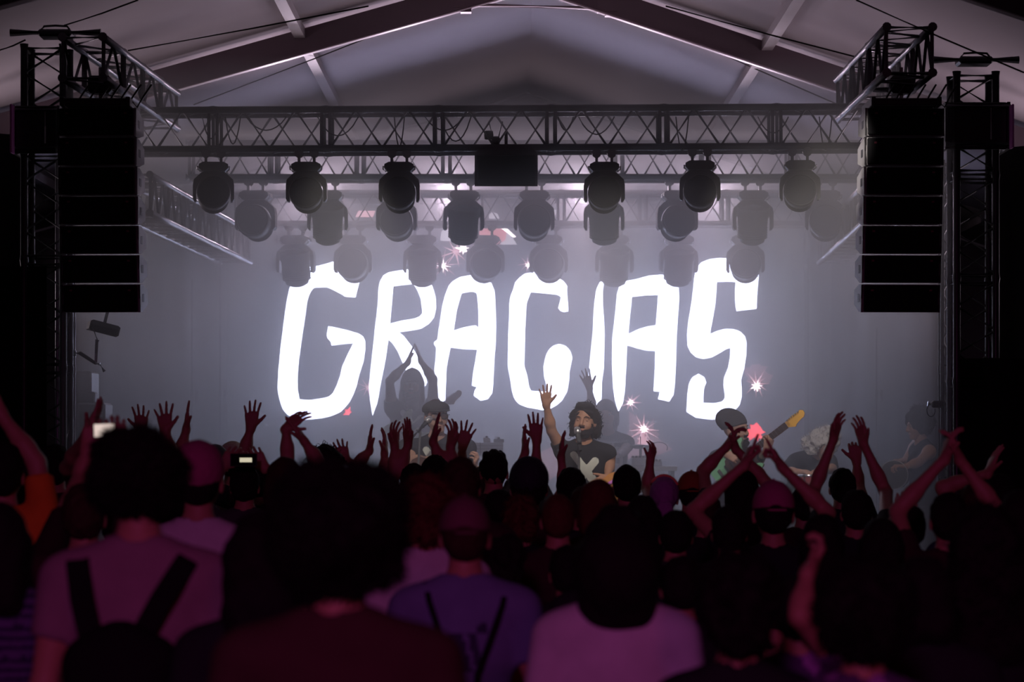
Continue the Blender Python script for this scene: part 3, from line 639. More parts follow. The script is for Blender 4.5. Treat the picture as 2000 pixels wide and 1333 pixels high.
def person(loc, face=0.0, H=1.75, build=1.0, label='', group='people in the crowd', skin=SKIN, hair=('short', HBR), shirt=None, sleeve=.55, trousers=JN,
           arms=None, lean=(0, 0), head=(0, 0, 0), q=1.0, hat=None, beard=None, prints=None, glasses=None, feats=False, neck_cut=True, hscale=1.0, extra=None, down=None, seat=False, curls=0, hseed=0):
    """face: 0 looks to +Y (the stage); pi looks to the audience. arms: list of dicts in world space."""
    s = H/1.75; b = build; loc = Vector(loc); Mw = Matrix.Rotation(-face, 3, 'Z')
    toL = lambda w: np3(Mw @ (Vector(w)-loc)); dirL = lambda w: np3(Mw @ Vector(w))
    o_root = None
    # transforms: torso leans about the hips, the head turns about the neck
    hip = Vector((0, 0, .95*s))
    Tt = Matrix.Translation(hip) @ Matrix.Rotation(R(lean[1]), 4, 'Y') @ Matrix.Rotation(-R(lean[0]), 4, 'X') @ Matrix.Translation(-hip)
    nk = Vector((0, .0, 1.50*s))
    Th = Tt @ Matrix.Translation(nk) @ Matrix.Rotation(R(head[0]), 4, 'Z') @ Matrix.Rotation(-R(head[1]), 4, 'X') @ Matrix.Rotation(R(head[2]), 4, 'Y') @ Matrix.Translation(-nk)
    def torso(g=0, cut=True):
        T = Sculpt(.03*s)
        T.ell((0, 0, .95*s), ((.165*b+g)*s, (.115*b+g)*s, .13*s)); T.ell((0, .005, 1.10*s), ((.142*b+g)*s, (.10*b+g)*s, .16*s))
        T.ell((0, .0, 1.28*s), ((.168*b+g)*s, (.112*b+g)*s, .17*s))
        T.cone((-.135*s*b, -.012, 1.405*s), (.135*s*b, -.012, 1.405*s), (.066+g)*s, (.066+g)*s)
        for x in (-1, 1): T.cone((x*.12*s, -.012, 1.42*s), (x*.03*s, -.012, 1.475*s), (.05+g)*s, (.046+g)*s)
        return T
    def headsc():
        Hd = Sculpt(.012*s); h_ = s*hscale; z = lambda v: 1.50*s+(v-1.50)*h_
        Hd.ell((0, -.012*h_, z(1.655)), (.073*h_, .093*h_, .094*h_), k=.02*h_)
        Hd.ell((0, .03*h_, z(1.60)), (.056*h_, .058*h_, .080*h_), k=.03*h_)
        Hd.cone((-.018*h_, .066*h_, z(1.545)), (.018*h_, .066*h_, z(1.545)), .020*h_, k=.02*h_)
        for x in (-1, 1):
            Hd.ell((x*.036*h_, .065*h_, z(1.602)), (.024*h_, .02*h_, .024*h_), k=.02*h_)
            Hd.ell((x*.076*h_, -.004*h_, z(1.622)), (.010*h_, .019*h_, .031*h_), k=.008*h_)
            Hd.cone((x*.012*h_, .082*h_, z(1.662)), (x*.044*h_, .070*h_, z(1.662)), .009*h_, .007*h_, k=.012*h_)
            Hd.subs.append((np.array((x*.031*h_, .094*h_, z(1.643))), np.array((.015, .013, .010))*h_, None))
            Hd.ell((x*.031*h_, .073*h_, z(1.642)), (.013*h_, .012*h_, .010*h_), k=.004*h_) if False else None
        Hd.cone((0, .086*h_, z(1.655)), (0, .108*h_, z(1.612)), .0085*h_, .0125*h_, k=.008*h_)
        for x in (-1, 1): Hd.ell((x*.012*h_, .098*h_, z(1.607)), (.009*h_, .011*h_, .008*h_), k=.006*h_)
        Hd.cone((-.018*h_, .083*h_, z(1.578)), (.018*h_, .083*h_, z(1.578)), .0075*h_, k=.006*h_)
        Hd.cone((-.016*h_, .083*h_, z(1.566)), (.016*h_, .083*h_, z(1.566)), .0075*h_, k=.006*h_)
        return Hd, z, h_
    B = torso().xf(Tt)
    Nk = Sculpt(.03*s); Nk.cone((0, -.012*s, 1.44*s), (0, .004*s, 1.57*s), .057*s*(.6+.4*b), .053*s); Nk.xf(Tt); B.merge(Nk)
    legs = {}
    for x in (-1, 1):
        if seat: hp, kn, an, toe = ((x*.09, .0, .93), (x*.13, .36, .92), (x*.13, .34, .5), (x*.13, .5, .44))
        else: hp, kn, an, toe = ((x*.088, 0, .90), (x*.10, .012, .49), (x*.105, -.02, .09), (x*.125, .125, .045))
        pts = [np.array(v)*s for v in (hp, kn, an, toe)]; legs[x] = pts
        B.cone(pts[0], pts[1], .082*s*b, .052*s); B.cone(pts[1], pts[2], .05*s, .036*s); B.ell((pts[1]+pts[2])/2+np.array((0, -.012, .07))*s, (.048*s, .052*s, .11*s))
        B.cone(pts[2], pts[3], .034*s, .026*s)
    # arms
    S_ = {}; TtN = np.array(Tt)
    for x in (-1, 1): S_[x] = (TtN @ np.array([x*.182*s*b, -.012*s, 1.405*s, 1]))[:3]
    A = {-1: None, 1: None}; hands = []
    for a in (arms or []):
        x = a['side']; W = toL(a['w']); Sh = S_[x]; up, lo = .285*s, .255*s
        if 'sh' in a: pass
        if x and W[2] > Sh[2]+.15*s: Sh = S_[x] = Sh+np.array((-x*.018, 0, .035))*s         # a raised arm lifts the shoulder
        if 'e' in a: E = toL(a['e'])
        else:
            D_ = W-Sh; L = np.linalg.norm(D_)
            if L > (up+lo)*.985:
                k_ = L/((up+lo)*.985); ARM['bend'] = max(ARM['bend'], k_)
                if k_ > 1.12: print('REACH %.2f' % k_, label[:60])
                up *= k_; lo *= k_
            ca = (up*up+L*L-lo*lo)/(2*up*L); ca = min(1, max(-1, ca)); pole = np.array(a.get('pole', (x*1.0, .25, -.35)), float)
            pole = unit(pole-unit(D_)*(pole @ unit(D_))); E = Sh+unit(D_)*up*ca+pole*up*math.sqrt(1-ca*ca)
        A[x] = (Sh, E, W, a)
    for x in (-1, 1):
        if A[x] is None:
            Sh = S_[x]; f = .10 if down is None else down
            E = Sh+np.array((x*.05, -.01, -.28))*s; W = E+np.array((-x*.01, f, -.235))*s
            A[x] = (Sh, E, W, dict(side=x, d=None))
        Sh, E, W, a = A[x]; fa = unit(W-E)
        B.cone(Sh, E, .052*s*b, .037*s, k=.035*s); B.ell(Sh, (.056*s*b,)*3, k=.03*s); B.cone(E, E+fa*np.linalg.norm(W-E)*.35, .037*s, .040*s*min(b, 1.1), k=.02*s)
        B.cone(E+fa*np.linalg.norm(W-E)*.3, W, .039*s, .0235*s, k=.02*s)
        hs = s*a.get('hs', 1.0)
        if a.get('d') is None: d = fa; n = np.array((-x, 0, 0.)); curl, spr = .3, .3
        else: d = dirL(a['d']); n = dirL(a['n']); curl, spr = a.get('curl', .12), a.get('spread', 1)
        Hn = Sculpt(.012*s); Hn.cone(W-fa*.05*s, W, .026*s, .0235*s); Hn.cone(W, W+unit(d)*.02, .0235*s, .021*s)
        hand(Hn, W, d, n, x, hs, curl, spr, a.get('thumb', 1), a.get('ext', (1, 1, 1, 1))); hands.append((Hn, a))
    Hd, z, h_ = headsc(); Hd.xf(Th)
    hb = .016/q
    V, Fq = B.mesh(hb*s); V = relax(V, Fq, 2, .4); parts = [(V, Fq)]
    V, Fq = Hd.mesh((.0042 if feats else .009)*s); parts.append((relax(V, Fq, 1, .3), Fq))
    for Hn, a in hands:
        V, Fq = Hn.mesh((.0045 if a.get('d') is not None else .007)*s/(q**.3)); parts.append((relax(V, Fq, 1, .4), Fq))
    o = mobj('person', parts, skin); o.location = loc; o.rotation_euler = (0, 0, face); tag(o, label, 'person', group)
    # shirt
    if shirt is not None:
        Sx = torso(.014).xf(Tt)
        lowcut = (TtN @ np.array([0, 0, .88*s, 1]))[:3]; Sx.cuts.append((lowcut, TtN[:3, :3] @ np.array((0, 0, -1.))))
        if neck_cut: Sx.subs.append(((TtN @ np.array([0, .02*s, 1.525*s, 1]))[:3], np.array((.072, .078, .058))*s, None))
        for x in (-1, 1):
            Sh, E, W, a = A[x]; t = min(sleeve, 1.0); e1 = Sh+(E-Sh)*t; ax = unit(E-Sh)
            if sleeve > 0: Sx.cone(Sh, e1+ax*.03, .063*s*b, (.055 if sleeve <= 1 else .048)*s*b, cut=((e1, ax) if sleeve <= 1 else None), k=.03*s)
            if sleeve > 1:
                w1 = E+(W-E)*(sleeve-1); Sx.cone(E, w1, .048*s, .034*s, cut=(w1, unit(W-E)), k=.02*s)
        V, Fq = Sx.mesh(.0135*s/q if not (prints and q > 1.5) else .0048); V = relax(V, Fq, 2, .4)
        if prints is not None:
            pmat, fn = prints
            Ti = np.linalg.inv(TtN)
            def mi(c): q4 = np.c_[c, np.ones(len(c))] @ Ti.T; return fn(q4[:, :3]/s)
            mobj('t_shirt', [(V, Fq)], [shirt, pmat], o, mi)
        else: mobj('t_shirt', [(V, Fq)], shirt, o)
    if trousers is not None:
        Tr = Sculpt(.03*s); Tr.ell((0, 0, .93*s), (.172*b*s, .125*b*s, .11*s))
        for x in (-1, 1):
            p = legs[x]; Tr.cone(p[0], p[1], .096*s*b, .068*s); Tr.cone(p[1], p[2]+np.array((0, 0, .02)), .066*s, .055*s, cut=(p[2], np.array((0, 0, -1.))))
        V, Fq = Tr.mesh(.02*s/q); mobj('trousers', [(relax(V, Fq, 2, .4), Fq)], trousers, o)
        for x in (-1, 1):
            p = legs[x]; Sh_ = Sculpt(.02*s); Sh_.cone(p[2]-np.array((0, .02, .03))*s, p[3]+np.array((0, .01, .0)), .042*s, .034*s); Sh_.cuts.append((np.array((0, 0, p[3][2]-.04*s)), np.array((0, 0, -1.))))
            V, Fq = Sh_.mesh(.012*s); mobj('shoe', [(V, Fq)], SHO, o)
    # hair
    kind, hm_ = hair[:2] if hair else ('bald', None); rg = np.random.default_rng(100+hseed)
    hz_ = .008/(q**.5)*s
    if kind != 'bald':
        G = Sculpt(.02*h_); sp = None
        if kind in ('short', 'crew'):
            t = .010 if kind == 'short' else .005
            G.ell((0, -.018*h_, z(1.662)), ((.073+t)*h_, (.090+t)*h_, (.092+t)*h_)); G.ell((0, -.045*h_, z(1.62)), ((.062+t)*h_, (.055+t)*h_, (.060+t)*h_))
            G.cuts.append((np.array((0, .045*h_, z(1.675))), unit(np.array((0, 1, -.62))))); G.noise = (.0035*h_ if kind == 'short' else .0015*h_, 130/h_, hseed)
        elif kind == 'quiff':
            G.ell((0, -.015*h_, z(1.668)), (.084*h_, .10*h_, .100*h_)); G.ell((0, .03*h_, z(1.735)), (.062*h_, .05*h_, .03*h_)); G.cuts.append((np.array((0, .055*h_, z(1.68))), unit(np.array((0, 1, -.62)))))
            G.noise = (.006*h_, 110/h_, hseed)
        elif kind == 'curly':
            G.ell((0, -.02*h_, z(1.675)), (.098*h_, .108*h_, .100*h_)); G.ell((0, -.055*h_, z(1.60)), (.085*h_, .06*h_, .075*h_)); G.cuts.append((np.array((0, .052*h_, z(1.67))), unit(np.array((0, 1, -.62)))))
            G.noise = (.010*h_, 75/h_, hseed); sp = (np.array((0, -.025*h_, z(1.665))), .095*h_)
        elif kind == 'afro':
            r = hair[2] if len(hair) > 2 else .125
            G.ell((0, -.03*h_, z(1.675)), (r*h_, r*.98*h_, r*h_)); G.subs.append((np.array((0, .14*h_, z(1.60))), np.array((.075, .10, .09))*h_, None)); G.noise = (.011*h_, 60/h_, hseed)
            sp = (np.array((0, -.03*h_, z(1.675))), r*h_)
        elif kind in ('long', 'bob', 'longcurly'):
            G.ell((0, -.018*h_, z(1.668)), (.086*h_, .102*h_, .098*h_)); bot = {'bob': 1.50, 'long': 1.33, 'longcurly': 1.38}[kind]
            if len(hair) > 2: bot = hair[2]
            wd_ = .085 if kind != 'longcurly' else .105
            G.cone((-.03*h_, -.05*h_, z(1.62)), (-.035*h_, -.075*h_, z(bot+.05)), wd_*.75*h_, wd_*.62*h_, k=.03); G.cone((.03*h_, -.05*h_, z(1.62)), (.035*h_, -.075*h_, z(bot+.05)), wd_*.75*h_, wd_*.62*h_, k=.03)
            for x in (-1, 1): G.cone((x*.07*h_, .0, z(1.65)), (x*.082*h_, .0, z(max(bot+.06, 1.44))), .028*h_, .024*h_)
            G.subs.append((np.array((0, .12*h_, z(1.605))), np.array((.066, .085, .088))*h_, None))
            G.noise = (.004*h_, 70/h_, hseed) if kind != 'longcurly' else (.010*h_, 70/h_, hseed)
            if kind == 'longcurly': sp = (np.array((0, -.02*h_, z(1.65))), .10*h_)
        elif kind == 'round':
            G.ell((0, -.03*h_, z(1.635)), (.118*h_, .125*h_, .128*h_)); G.cone((-.03*h_, -.05*h_, z(1.54)), (.03*h_, -.05*h_, z(1.54)), .075*h_); G.subs.append((np.array((0, .14*h_, z(1.60))), np.array((.07, .10, .09))*h_, None)); G.noise = (.004*h_, 60/h_, hseed)
        elif kind == 'bun':
            G.ell((0, -.018*h_, z(1.664)), (.083*h_, .100*h_, .097*h_)); G.ell((0, -.09*h_, z(1.74)), (.05*h_, .05*h_, .045*h_)); G.cuts.append((np.array((0, .055*h_, z(1.67))), unit(np.array((0, 1, -.62))))); G.noise = (.003, 90, hseed)
        elif kind == 'wavy':                 # the singer: dark waves swept back, longer at the neck
            G.ell((0, -.016*h_, z(1.680)), (.082*h_, .096*h_, .084*h_)); G.ell((0, .03*h_, z(1.742)), (.062*h_, .045*h_, .026*h_))
            for x in (-1, 1): G.ell((x*.082*h_, -.03*h_, z(1.60)), (.032*h_, .04*h_, .075*h_)); G.ell((x*.078*h_, .01*h_, z(1.665)), (.022*h_, .035*h_, .05*h_))
            G.ell((0, -.075*h_, z(1.58)), (.08*h_, .04*h_, .07*h_)); G.subs.append((np.array((0, .125*h_, z(1.630))), np.array((.074, .09, .100))*h_, None)); G.noise = (.007*h_, 85/h_, hseed)
            sp = (np.array((0, -.02*h_, z(1.655))), .098*h_)
        G.xf(Th); V, Fq = G.mesh(hz_); ho_ = mobj('hair', [(V, Fq)], hm_, o)
        if sp is not None and curls:
            mb = MB(); c4 = np.array(Th) @ np.append(sp[0], 1); c0 = c4[:3]; fw = np.array(Th)[:3, :3] @ np.array((0, 1, 0.)); vi = V[rg.integers(0, len(V), curls*2)]
            cn = 0
            for p0 in vi:
                dn = unit(p0-c0)
                if dn @ fw > .45 or cn >= curls: continue
                cn += 1; u = unit(np.cross(dn, rg.normal(size=3))); w = np.cross(dn, u); rr_ = rg.uniform(.006, .012)*h_; L = rg.uniform(.012, .034)*h_; ph = rg.uniform(0, 6)
                mb.tube([p0-dn*.01+dn*L*t+(u*math.cos(ph+5*t)+w*math.sin(ph+5*t))*rr_ for t in (0, .25, .5, .75, 1)], [.0022*h_]*4+[.0008*h_], 3, caps=False)
            if mb.v: mb.build('curls', hm_, ho_)
    if hat is not None:
        ht, hm2 = hat[0], hat[1]; G = Sculpt(.008*h_)
        if ht == 'cap':                      # seen from behind: dome, strap and opening
            G.ell((0, -.016*h_, z(1.665)), (.084*h_, .104*h_, .103*h_)); G.cuts.append((np.array((0, 0, z(1.648))), unit(np.array((0, -.12, -1.)))))
            G.subs.append((np.array((0, -.12*h_, z(1.645))), np.array((.034, .05, .026))*h_, None)); G.xf(Th); V, Fq = G.mesh(.006*s); c_ = mobj('cap', [(V, Fq)], hm2, o)
            K = Sculpt(.01*h_); K.ell((0, .12*h_, z(1.660)), (.074*h_, .085*h_, .006*h_)); K.cuts.append((np.array((0, .075*h_, 0)), np.array((0, -1., 0)))); K.xf(Th); V, Fq = K.mesh(.005*s); mobj('brim', [(V, Fq)], hm2, c_)
            m_ = MB().tube([np3(Th @ Vector((.084*h_*math.sin(t), -.016*h_-.104*h_*math.cos(t), z(1.651)))) for t in np.linspace(-.5, .5, 7)], .005*h_, 6); m_.build('strap', hm2, c_)
            mb = MB(); mb.lathe([(0, .006), (.007, .004), (.008, 0)], 10, Th @ Matrix.Translation((0, -.016*h_, z(1.665)+.103*h_))); mb.build('button', hm2, c_)
        elif ht in ('beanie', 'slouch'):
            G.ell((0, -.02*h_, z(1.675)), (.088*h_, .106*h_, .100*h_))
            if ht == 'slouch': G.ell((-.0*h_, -.07*h_, z(1.705)), (.098*h_, .095*h_, .082*h_), k=.02)
            G.cuts.append((np.array((0, 0, z(1.655))), unit(np.array((0, .35, -1.))))); G.noise = (.0012, 300, 3); G.xf(Th); V, Fq = G.mesh(.006*s); c_ = mobj('beanie', [(V, Fq)], hm2, o)
        elif ht == 'flatcap':
            G.ell((0, -.01*h_, z(1.690)), (.095*h_, .115*h_, .062*h_)); G.ell((0, .03*h_, z(1.700)), (.085*h_, .10*h_, .045*h_)); G.cuts.append((np.array((0, 0, z(1.672))), unit(np.array((0, .06, -1.))))); G.xf(Th); V, Fq = G.mesh(.005*s); c_ = mobj('flat_cap', [(V, Fq)], hm2, o)
            K = Sculpt(.01*h_); K.ell((0, .095*h_, z(1.683)), (.078*h_, .062*h_, .010*h_)); K.xf(Th); V, Fq = K.mesh(.005*s); mobj('brim', [(V, Fq)], hm2, c_)
        elif ht == 'bucket':
            G.ell((0, -.012*h_, z(1.665)), (.092*h_, .108*h_, .105*h_)); G.cuts.append((np.array((0, 0, z(1.66))), np.array((0, 0, -1.)))); G.xf(Th); V, Fq = G.mesh(.007*s); c_ = mobj('bucket_hat', [(V, Fq)], hm2, o)
            mb = MB(); mb.lathe([(.09*h_, .01), (.12*h_, -.02), (.14*h_, -.035), (.138*h_, -.041), (.118*h_, -.026), (.088*h_, .0)], 24, Th @ Matrix.Translation((0, -.012*h_, z(1.665)))); mb.build('brim', hm2, c_)
        elif ht == 'durag':
            G.ell((0, -.014*h_, z(1.662)), (.084*h_, .103*h_, .100*h_)); G.cuts.append((np.array((0, .03*h_, z(1.665))), unit(np.array((0, .9, -.75))))); G.ell((0, -.085*h_, z(1.60)), (.03*h_, .022*h_, .03*h_))
            G.cone((-.02*h_, -.10*h_, z(1.60)), (-.05*h_, -.125*h_, z(1.43)), .022*h_, .03*h_); G.cone((.01*h_, -.105*h_, z(1.60)), (-.005*h_, -.125*h_, z(1.36)), .02*h_, .012*h_); G.cone((.02*h_, -.10*h_, z(1.60)), (.045*h_, -.12*h_, z(1.45)), .022*h_, .028*h_)
            G.cuts.pop(); G.subs.append((np.array((0, .12*h_, z(1.60))), np.array((.08, .10, .09))*h_, None)); G.noise = (.002, 160, 5); G.xf(Th); V, Fq = G.mesh(.006*s); mobj('headscarf', [(V, Fq)], hm2, o)
        elif ht == 'headphones':
            mb = MB(); mb.tube([np3(Th @ Vector((.092*h_*math.sin(t), -.01*h_, z(1.63)+.125*h_*math.cos(t)))) for t in np.linspace(-1.5, 1.5, 13)], .007, 8)
            for x in (-1, 1): mb.lathe([(0, -.015), (.034, -.012), (.036, .01), (0, .014)], 14, Th @ Matrix.Translation((x*.088*h_, 0, z(1.625))) @ Matrix.Rotation(R(90), 4, 'Y'))
            mb.build('headphones', hm2, o)
    if beard is not None:
        G = Sculpt(.012*h_); L = beard[1]
        G.ell((0, .046*h_, z(1.556)), (.060*h_, .052*h_, .042*h_)); G.subs.append((np.array((0, .10*h_, z(1.573))), np.array((.020, .03, .008))*h_, None))
        for x in (-1, 1): G.ell((x*.049*h_, .034*h_, z(1.590)), (.018*h_, .034*h_, .040*h_))
        G.cone((-.02*h_, .092*h_, z(1.592)), (.02*h_, .092*h_, z(1.592)), .006*h_)
        if L > 0: G.ell((0, .06*h_, z(1.54-L*.5)), (.062*h_, .045*h_, (.03+L*.6)*h_)); G.ell((0, .055*h_, z(1.53-L)), (.045*h_, .035*h_, .04*h_))
        G.noise = (.003*h_, 150/h_, 9); G.xf(Th); V, Fq = G.mesh(.0045*s); mobj('beard', [(V, Fq)], beard[0], o)
    if feats:
        for x in (-1, 1):
            m4 = Th @ Matrix.Translation((x*.031*h_, .0745*h_, z(1.643)))
            MB().lathe([(0, -.0115*h_), (.008*h_, -.008*h_), (.0115*h_, 0), (.008*h_, .008*h_), (0, .0115*h_)], 14, m4).build('eye', [mat('eye_white', (.55, .5, .48), .3)] if feats == 2 else skin, o)
            if feats == 2: MB().lathe([(0, .004*h_), (.005*h_, .002*h_), (.0055*h_, 0)], 10, Th @ Matrix.Translation((x*.031*h_, .0835*h_, z(1.642))) @ Matrix.Rotation(R(-90), 4, 'X')).build('iris', EYE, o)
            eb = MB(); eb.tube([np3(Th @ Vector((x*u*h_, v*h_, z(w)))) for u, v, w in ((.014, .094, 1.662), (.028, .091, 1.668), (.042, .082, 1.665), (.050, .072, 1.658))], [.002*h_, .003*h_, .0027*h_, .0012*h_], 6)
            eb.build('eyebrow', hm_ if hm_ is not None and hm_ is not HG else HB, o)
        lp = MB(); lp.tube([np3(Th @ Vector((u*h_, v*h_, z(1.572)))) for u, v in ((-.022, .078), (-.010, .089), (0, .0905), (.010, .089), (.022, .078))], [.002*h_, .005*h_, .0055*h_, .005*h_, .002*h_], 8); lp.build('lips', LIP, o)
    if glasses:
        mb = MB(); FR = mat('glasses_frame', (.015, .015, .017), .3)
        for x in (-1, 1):
            mb.tube([np3(Th @ Vector(((x*.034+.027*math.cos(t))*h_, (.098-.006*abs(math.cos(t)))*h_, z(1.643)+.019*h_*math.sin(t)))) for t in np.linspace(0, 6.283, 17)], .0032*h_, 6)
            mb.tube([np3(Th @ Vector((x*u*h_, v*h_, z(1.650)))) for u, v in ((.061, .092), (.078, .07), (.08, .0))], .003*h_, 6)
        mb.tube([np3(Th @ Vector((u*h_, .099*h_, z(1.648)))) for u in (-.009, .009)], .003*h_, 6)
        gl = mb.build('glasses', FR, o)
        for x in (-1, 1): MB().lathe([(0, .0005), (.024*h_, .0003), (.024*h_, -.0005), (0, -.0007)], 18, Th @ Matrix.Translation((x*.034*h_, .0965*h_, z(1.643))) @ Matrix.Rotation(R(-90), 4, 'X')).build('tinted_lens', mat('tinted_glass', (.30, .19, .15), .25), gl)
    o['_x'] = 0; del o['_x']
    person.last = dict(obj=o, S=S_, A=A, Tt=Tt, Th=Th, s=s, z=z)
    return o
UP = Vector((0, 0, 1))
def arm(side, w, t, Y, n='f', curl=.12, spread=1.0, e=None, dy=.10, ty=0.0, **k):
    """wrist and fingertip as photo pixels at depth; n: f palm to the stage, b palm to the camera, i inwards, o outwards"""
    Yw = Y+dy; W = P(*w, Yw); T = P(*t, Yw+ty); d = (T-W).normalized()
    nv = {'f': Vector((0, 1, 0)), 'b': Vector((0, -1, 0)), 'i': Vector((-side, .15, 0)), 'o': Vector((side, .15, 0)), 'if': Vector((-side, .9, 0)), 'ib': Vector((-side, -.8, 0))}[n] if isinstance(n, str) else Vector(n)
    a = dict(side=side, w=W, d=d, n=nv, curl=curl, spread=spread, **k)
    if e is not None: a['e'] = P(e[0], e[1], Y+(e[2] if len(e) > 2 else .03))
    return a

# ------------------------------------------------------------ the band
def xprint(c):
    x, y, zz = c[:, 0], c[:, 1], c[:, 2]; m = np.zeros(len(c), bool)
    for (ax_, az, bx, bz, w0, w1) in ((.080, 1.395, -.115, 1.14, .026, .036), (-.085, 1.345, .10, 1.13, .030, .036)):
        a = np.array((ax_, az)); b_ = np.array((bx, bz)); p = np.stack([x, zz], 1); ab = b_-a; t = np.clip(((p-a) @ ab)/(ab @ ab), 0, 1)
        d = np.linalg.norm(p-a-t[:, None]*ab, axis=1); m |= d < w0+(w1-w0)*t
    return (m & (y > .02)).astype(int)
def xprint_m(c): c = c.copy(); c[:, 0] *= -1; return xprint(c)
PI = math.pi
BAND = 'band members in black shirts'
# singer
Ys = 20.0
person((P(1140, 0, Ys).x, Ys, DZ), PI, 1.69, 1.05, 'singer in black tee, dark wavy hair and beard, one arm raised at the front microphone', BAND, SKIN, ('wavy', HB), TB, .42, TG,
       arms=[dict(side=1, w=P(1067, 791, 19.85), e=P(1077, 842, 19.93), d=(-.01, -.05, .19), n=(0, -1, 0), curl=.10, spread=.9),
             dict(side=-1, w=P(1186, 934, 19.86), e=P(1192, 902, 20.03), d=(-.7, -.5, -.4), n=(0, 1, 0), curl=.6, spread=.2)],
       head=(-14, -2, -3), q=1.9, beard=(HB, .0), prints=(PR, xprint), feats=1, curls=260, hscale=1.12, hseed=1)
# guitarist with flat cap and glasses
Yg = 20.6
person((P(853, 0, Yg).x, Yg, DZ), PI, 1.735, 1.28, 'heavy-set guitarist in flat cap, glasses and black tee at the left microphone', BAND, SKINL, ('crew', HBR), TB, .5, TG,
       arms=[dict(side=1, w=P(846, 899, 20.3), e=P(803, 900, 20.5), d=(.8, -.2, -.1), n=(0, .6, -.6), curl=.5, spread=.3),
             dict(side=-1, w=P(925, 915, 20.25), e=P(905, 935, 20.5), d=(.2, -.3, .6), n=(-.8, .3, 0), curl=.8, spread=.3)],
       head=(16, 2, 2), q=1.9, hat=('flatcap', TG), prints=(PR, xprint), feats=2, glasses=True, hscale=1.12, hseed=2)
# long-bearded guitarist clapping overhead on the riser
Yb = 24.1
person((P(805, 0, Yb).x, Yb, .74), PI, 1.755, 1.12, 'long-bearded guitarist in a cap clapping overhead on the riser', BAND, SKIND, ('long', HBR, 1.36), TB, .30, TG,
       arms=[dict(side=1, w=P(797, 708, 23.9), e=P(761, 745, 24.0), d=(.05, -.03, .16), n=(1, 0, -.1), curl=.08, spread=.5),
             dict(side=-1, w=P(822, 706, 23.9), e=P(846, 741, 24.0), d=(-.05, -.03, .17), n=(-1, 0, -.1), curl=.08, spread=.5)],
       head=(-4, 4, 0), q=1.7, hat=('cap', TBR), beard=(HBR, .10), prints=(PR, xprint), feats=2, hscale=1.12, hseed=3)
# drummer behind the table, arm raised
Yd = 24.2
person((P(1186, 0, Yd).x, Yd, DZ), PI, 1.80, 1.0, 'smiling musician in a dark hood behind the electronics table with one arm raised', BAND, SKIN, ('bob', HBR), TB, .5, TG,
       arms=[dict(side=1, w=P(1151, 757, 24.0), e=P(1157, 802, 24.1), d=(-.05, 0, .16), n=(0, -1, 0), curl=.08, spread=1),
             dict(side=-1, w=P(1205, 889, 23.8), e=P(1222, 880, 24.1), d=(0, -.6, -.3), n=(0, 0, -1), curl=.3, spread=.4)],
       head=(-4, 0, 4), q=1.6, hat=('beanie', TG), prints=(PR, xprint), feats=2, hscale=1.08, hseed=4)
# guitarist with green guitar, beanie
Ye = 20.8
person((P(1437, 0, Ye).x, Ye, DZ), PI+R(25), 1.64, 1.02, 'bearded guitarist in a slouching grey beanie playing the sea-green guitar', BAND, SKINL, None, TG, 1.6, JN,
       arms=[dict(side=1, w=P(1420, 888, 20.45), e=P(1400, 893, 20.7), d=(.5, -.2, -.2), n=(.3, .8, -.3), curl=.7, spread=.4),
             dict(side=-1, w=P(1497, 880, 20.3), e=P(1478, 905, 20.6), d=(.1, -.1, .6), n=(-.5, .6, 0), curl=.9, spread=.4)],
       head=(24, 6, 8), q=1.7, hat=('slouch', TG), beard=(HB, .02), feats=2, glasses=False, hscale=1.12, hseed=5)
# percussionist with grey curls bending over the drum
Yp = 21.7
person((P(1560, 0, Yp).x, Yp+.35, DZ), PI+R(30), 1.70, 1.02, 'percussionist with grey curly hair bending over a small red drum', BAND, SKINL, ('longcurly', HG, 1.46), TB, .9, TG,
       arms=[dict(side=1, w=P(1574, 924, 21.3), d=(.3, -.5, -.1), n=(0, 0, -1), curl=.3, spread=.5), dict(side=-1, w=P(1605, 918, 21.3), d=(-.4, -.5, -.1), n=(0, 0, -1), curl=.3, spread=.5)],
       lean=(36, 0), head=(8, 22, 0), q=1.5, feats=2, curls=500, hscale=1.1, hseed=6)
# drummer on the far right seen from the side
Yk = 22.4
person((P(1806, 0, Yk).x, Yk, DZ), PI/2+R(10), 1.70, 1.0, 'dark curly haired percussionist in a sleeveless top at the far right of the stage', BAND, SKINL, ('afro', HB, .125), TB, 0, TG,
       arms=[dict(side=-1, w=P(1768, 912, 22.0), e=P(1795, 903, 22.1), d=(-.6, -.1, .05), n=(0, 0, -1), curl=.9, spread=.2), dict(side=1, w=P(1766, 900, 22.7), d=(-.6, 0, 0), n=(0, 0, -1), curl=.9, spread=.2)],
       lean=(4, 0), head=(6, 6, 0), q=1.4, feats=2, curls=500, hseed=7)

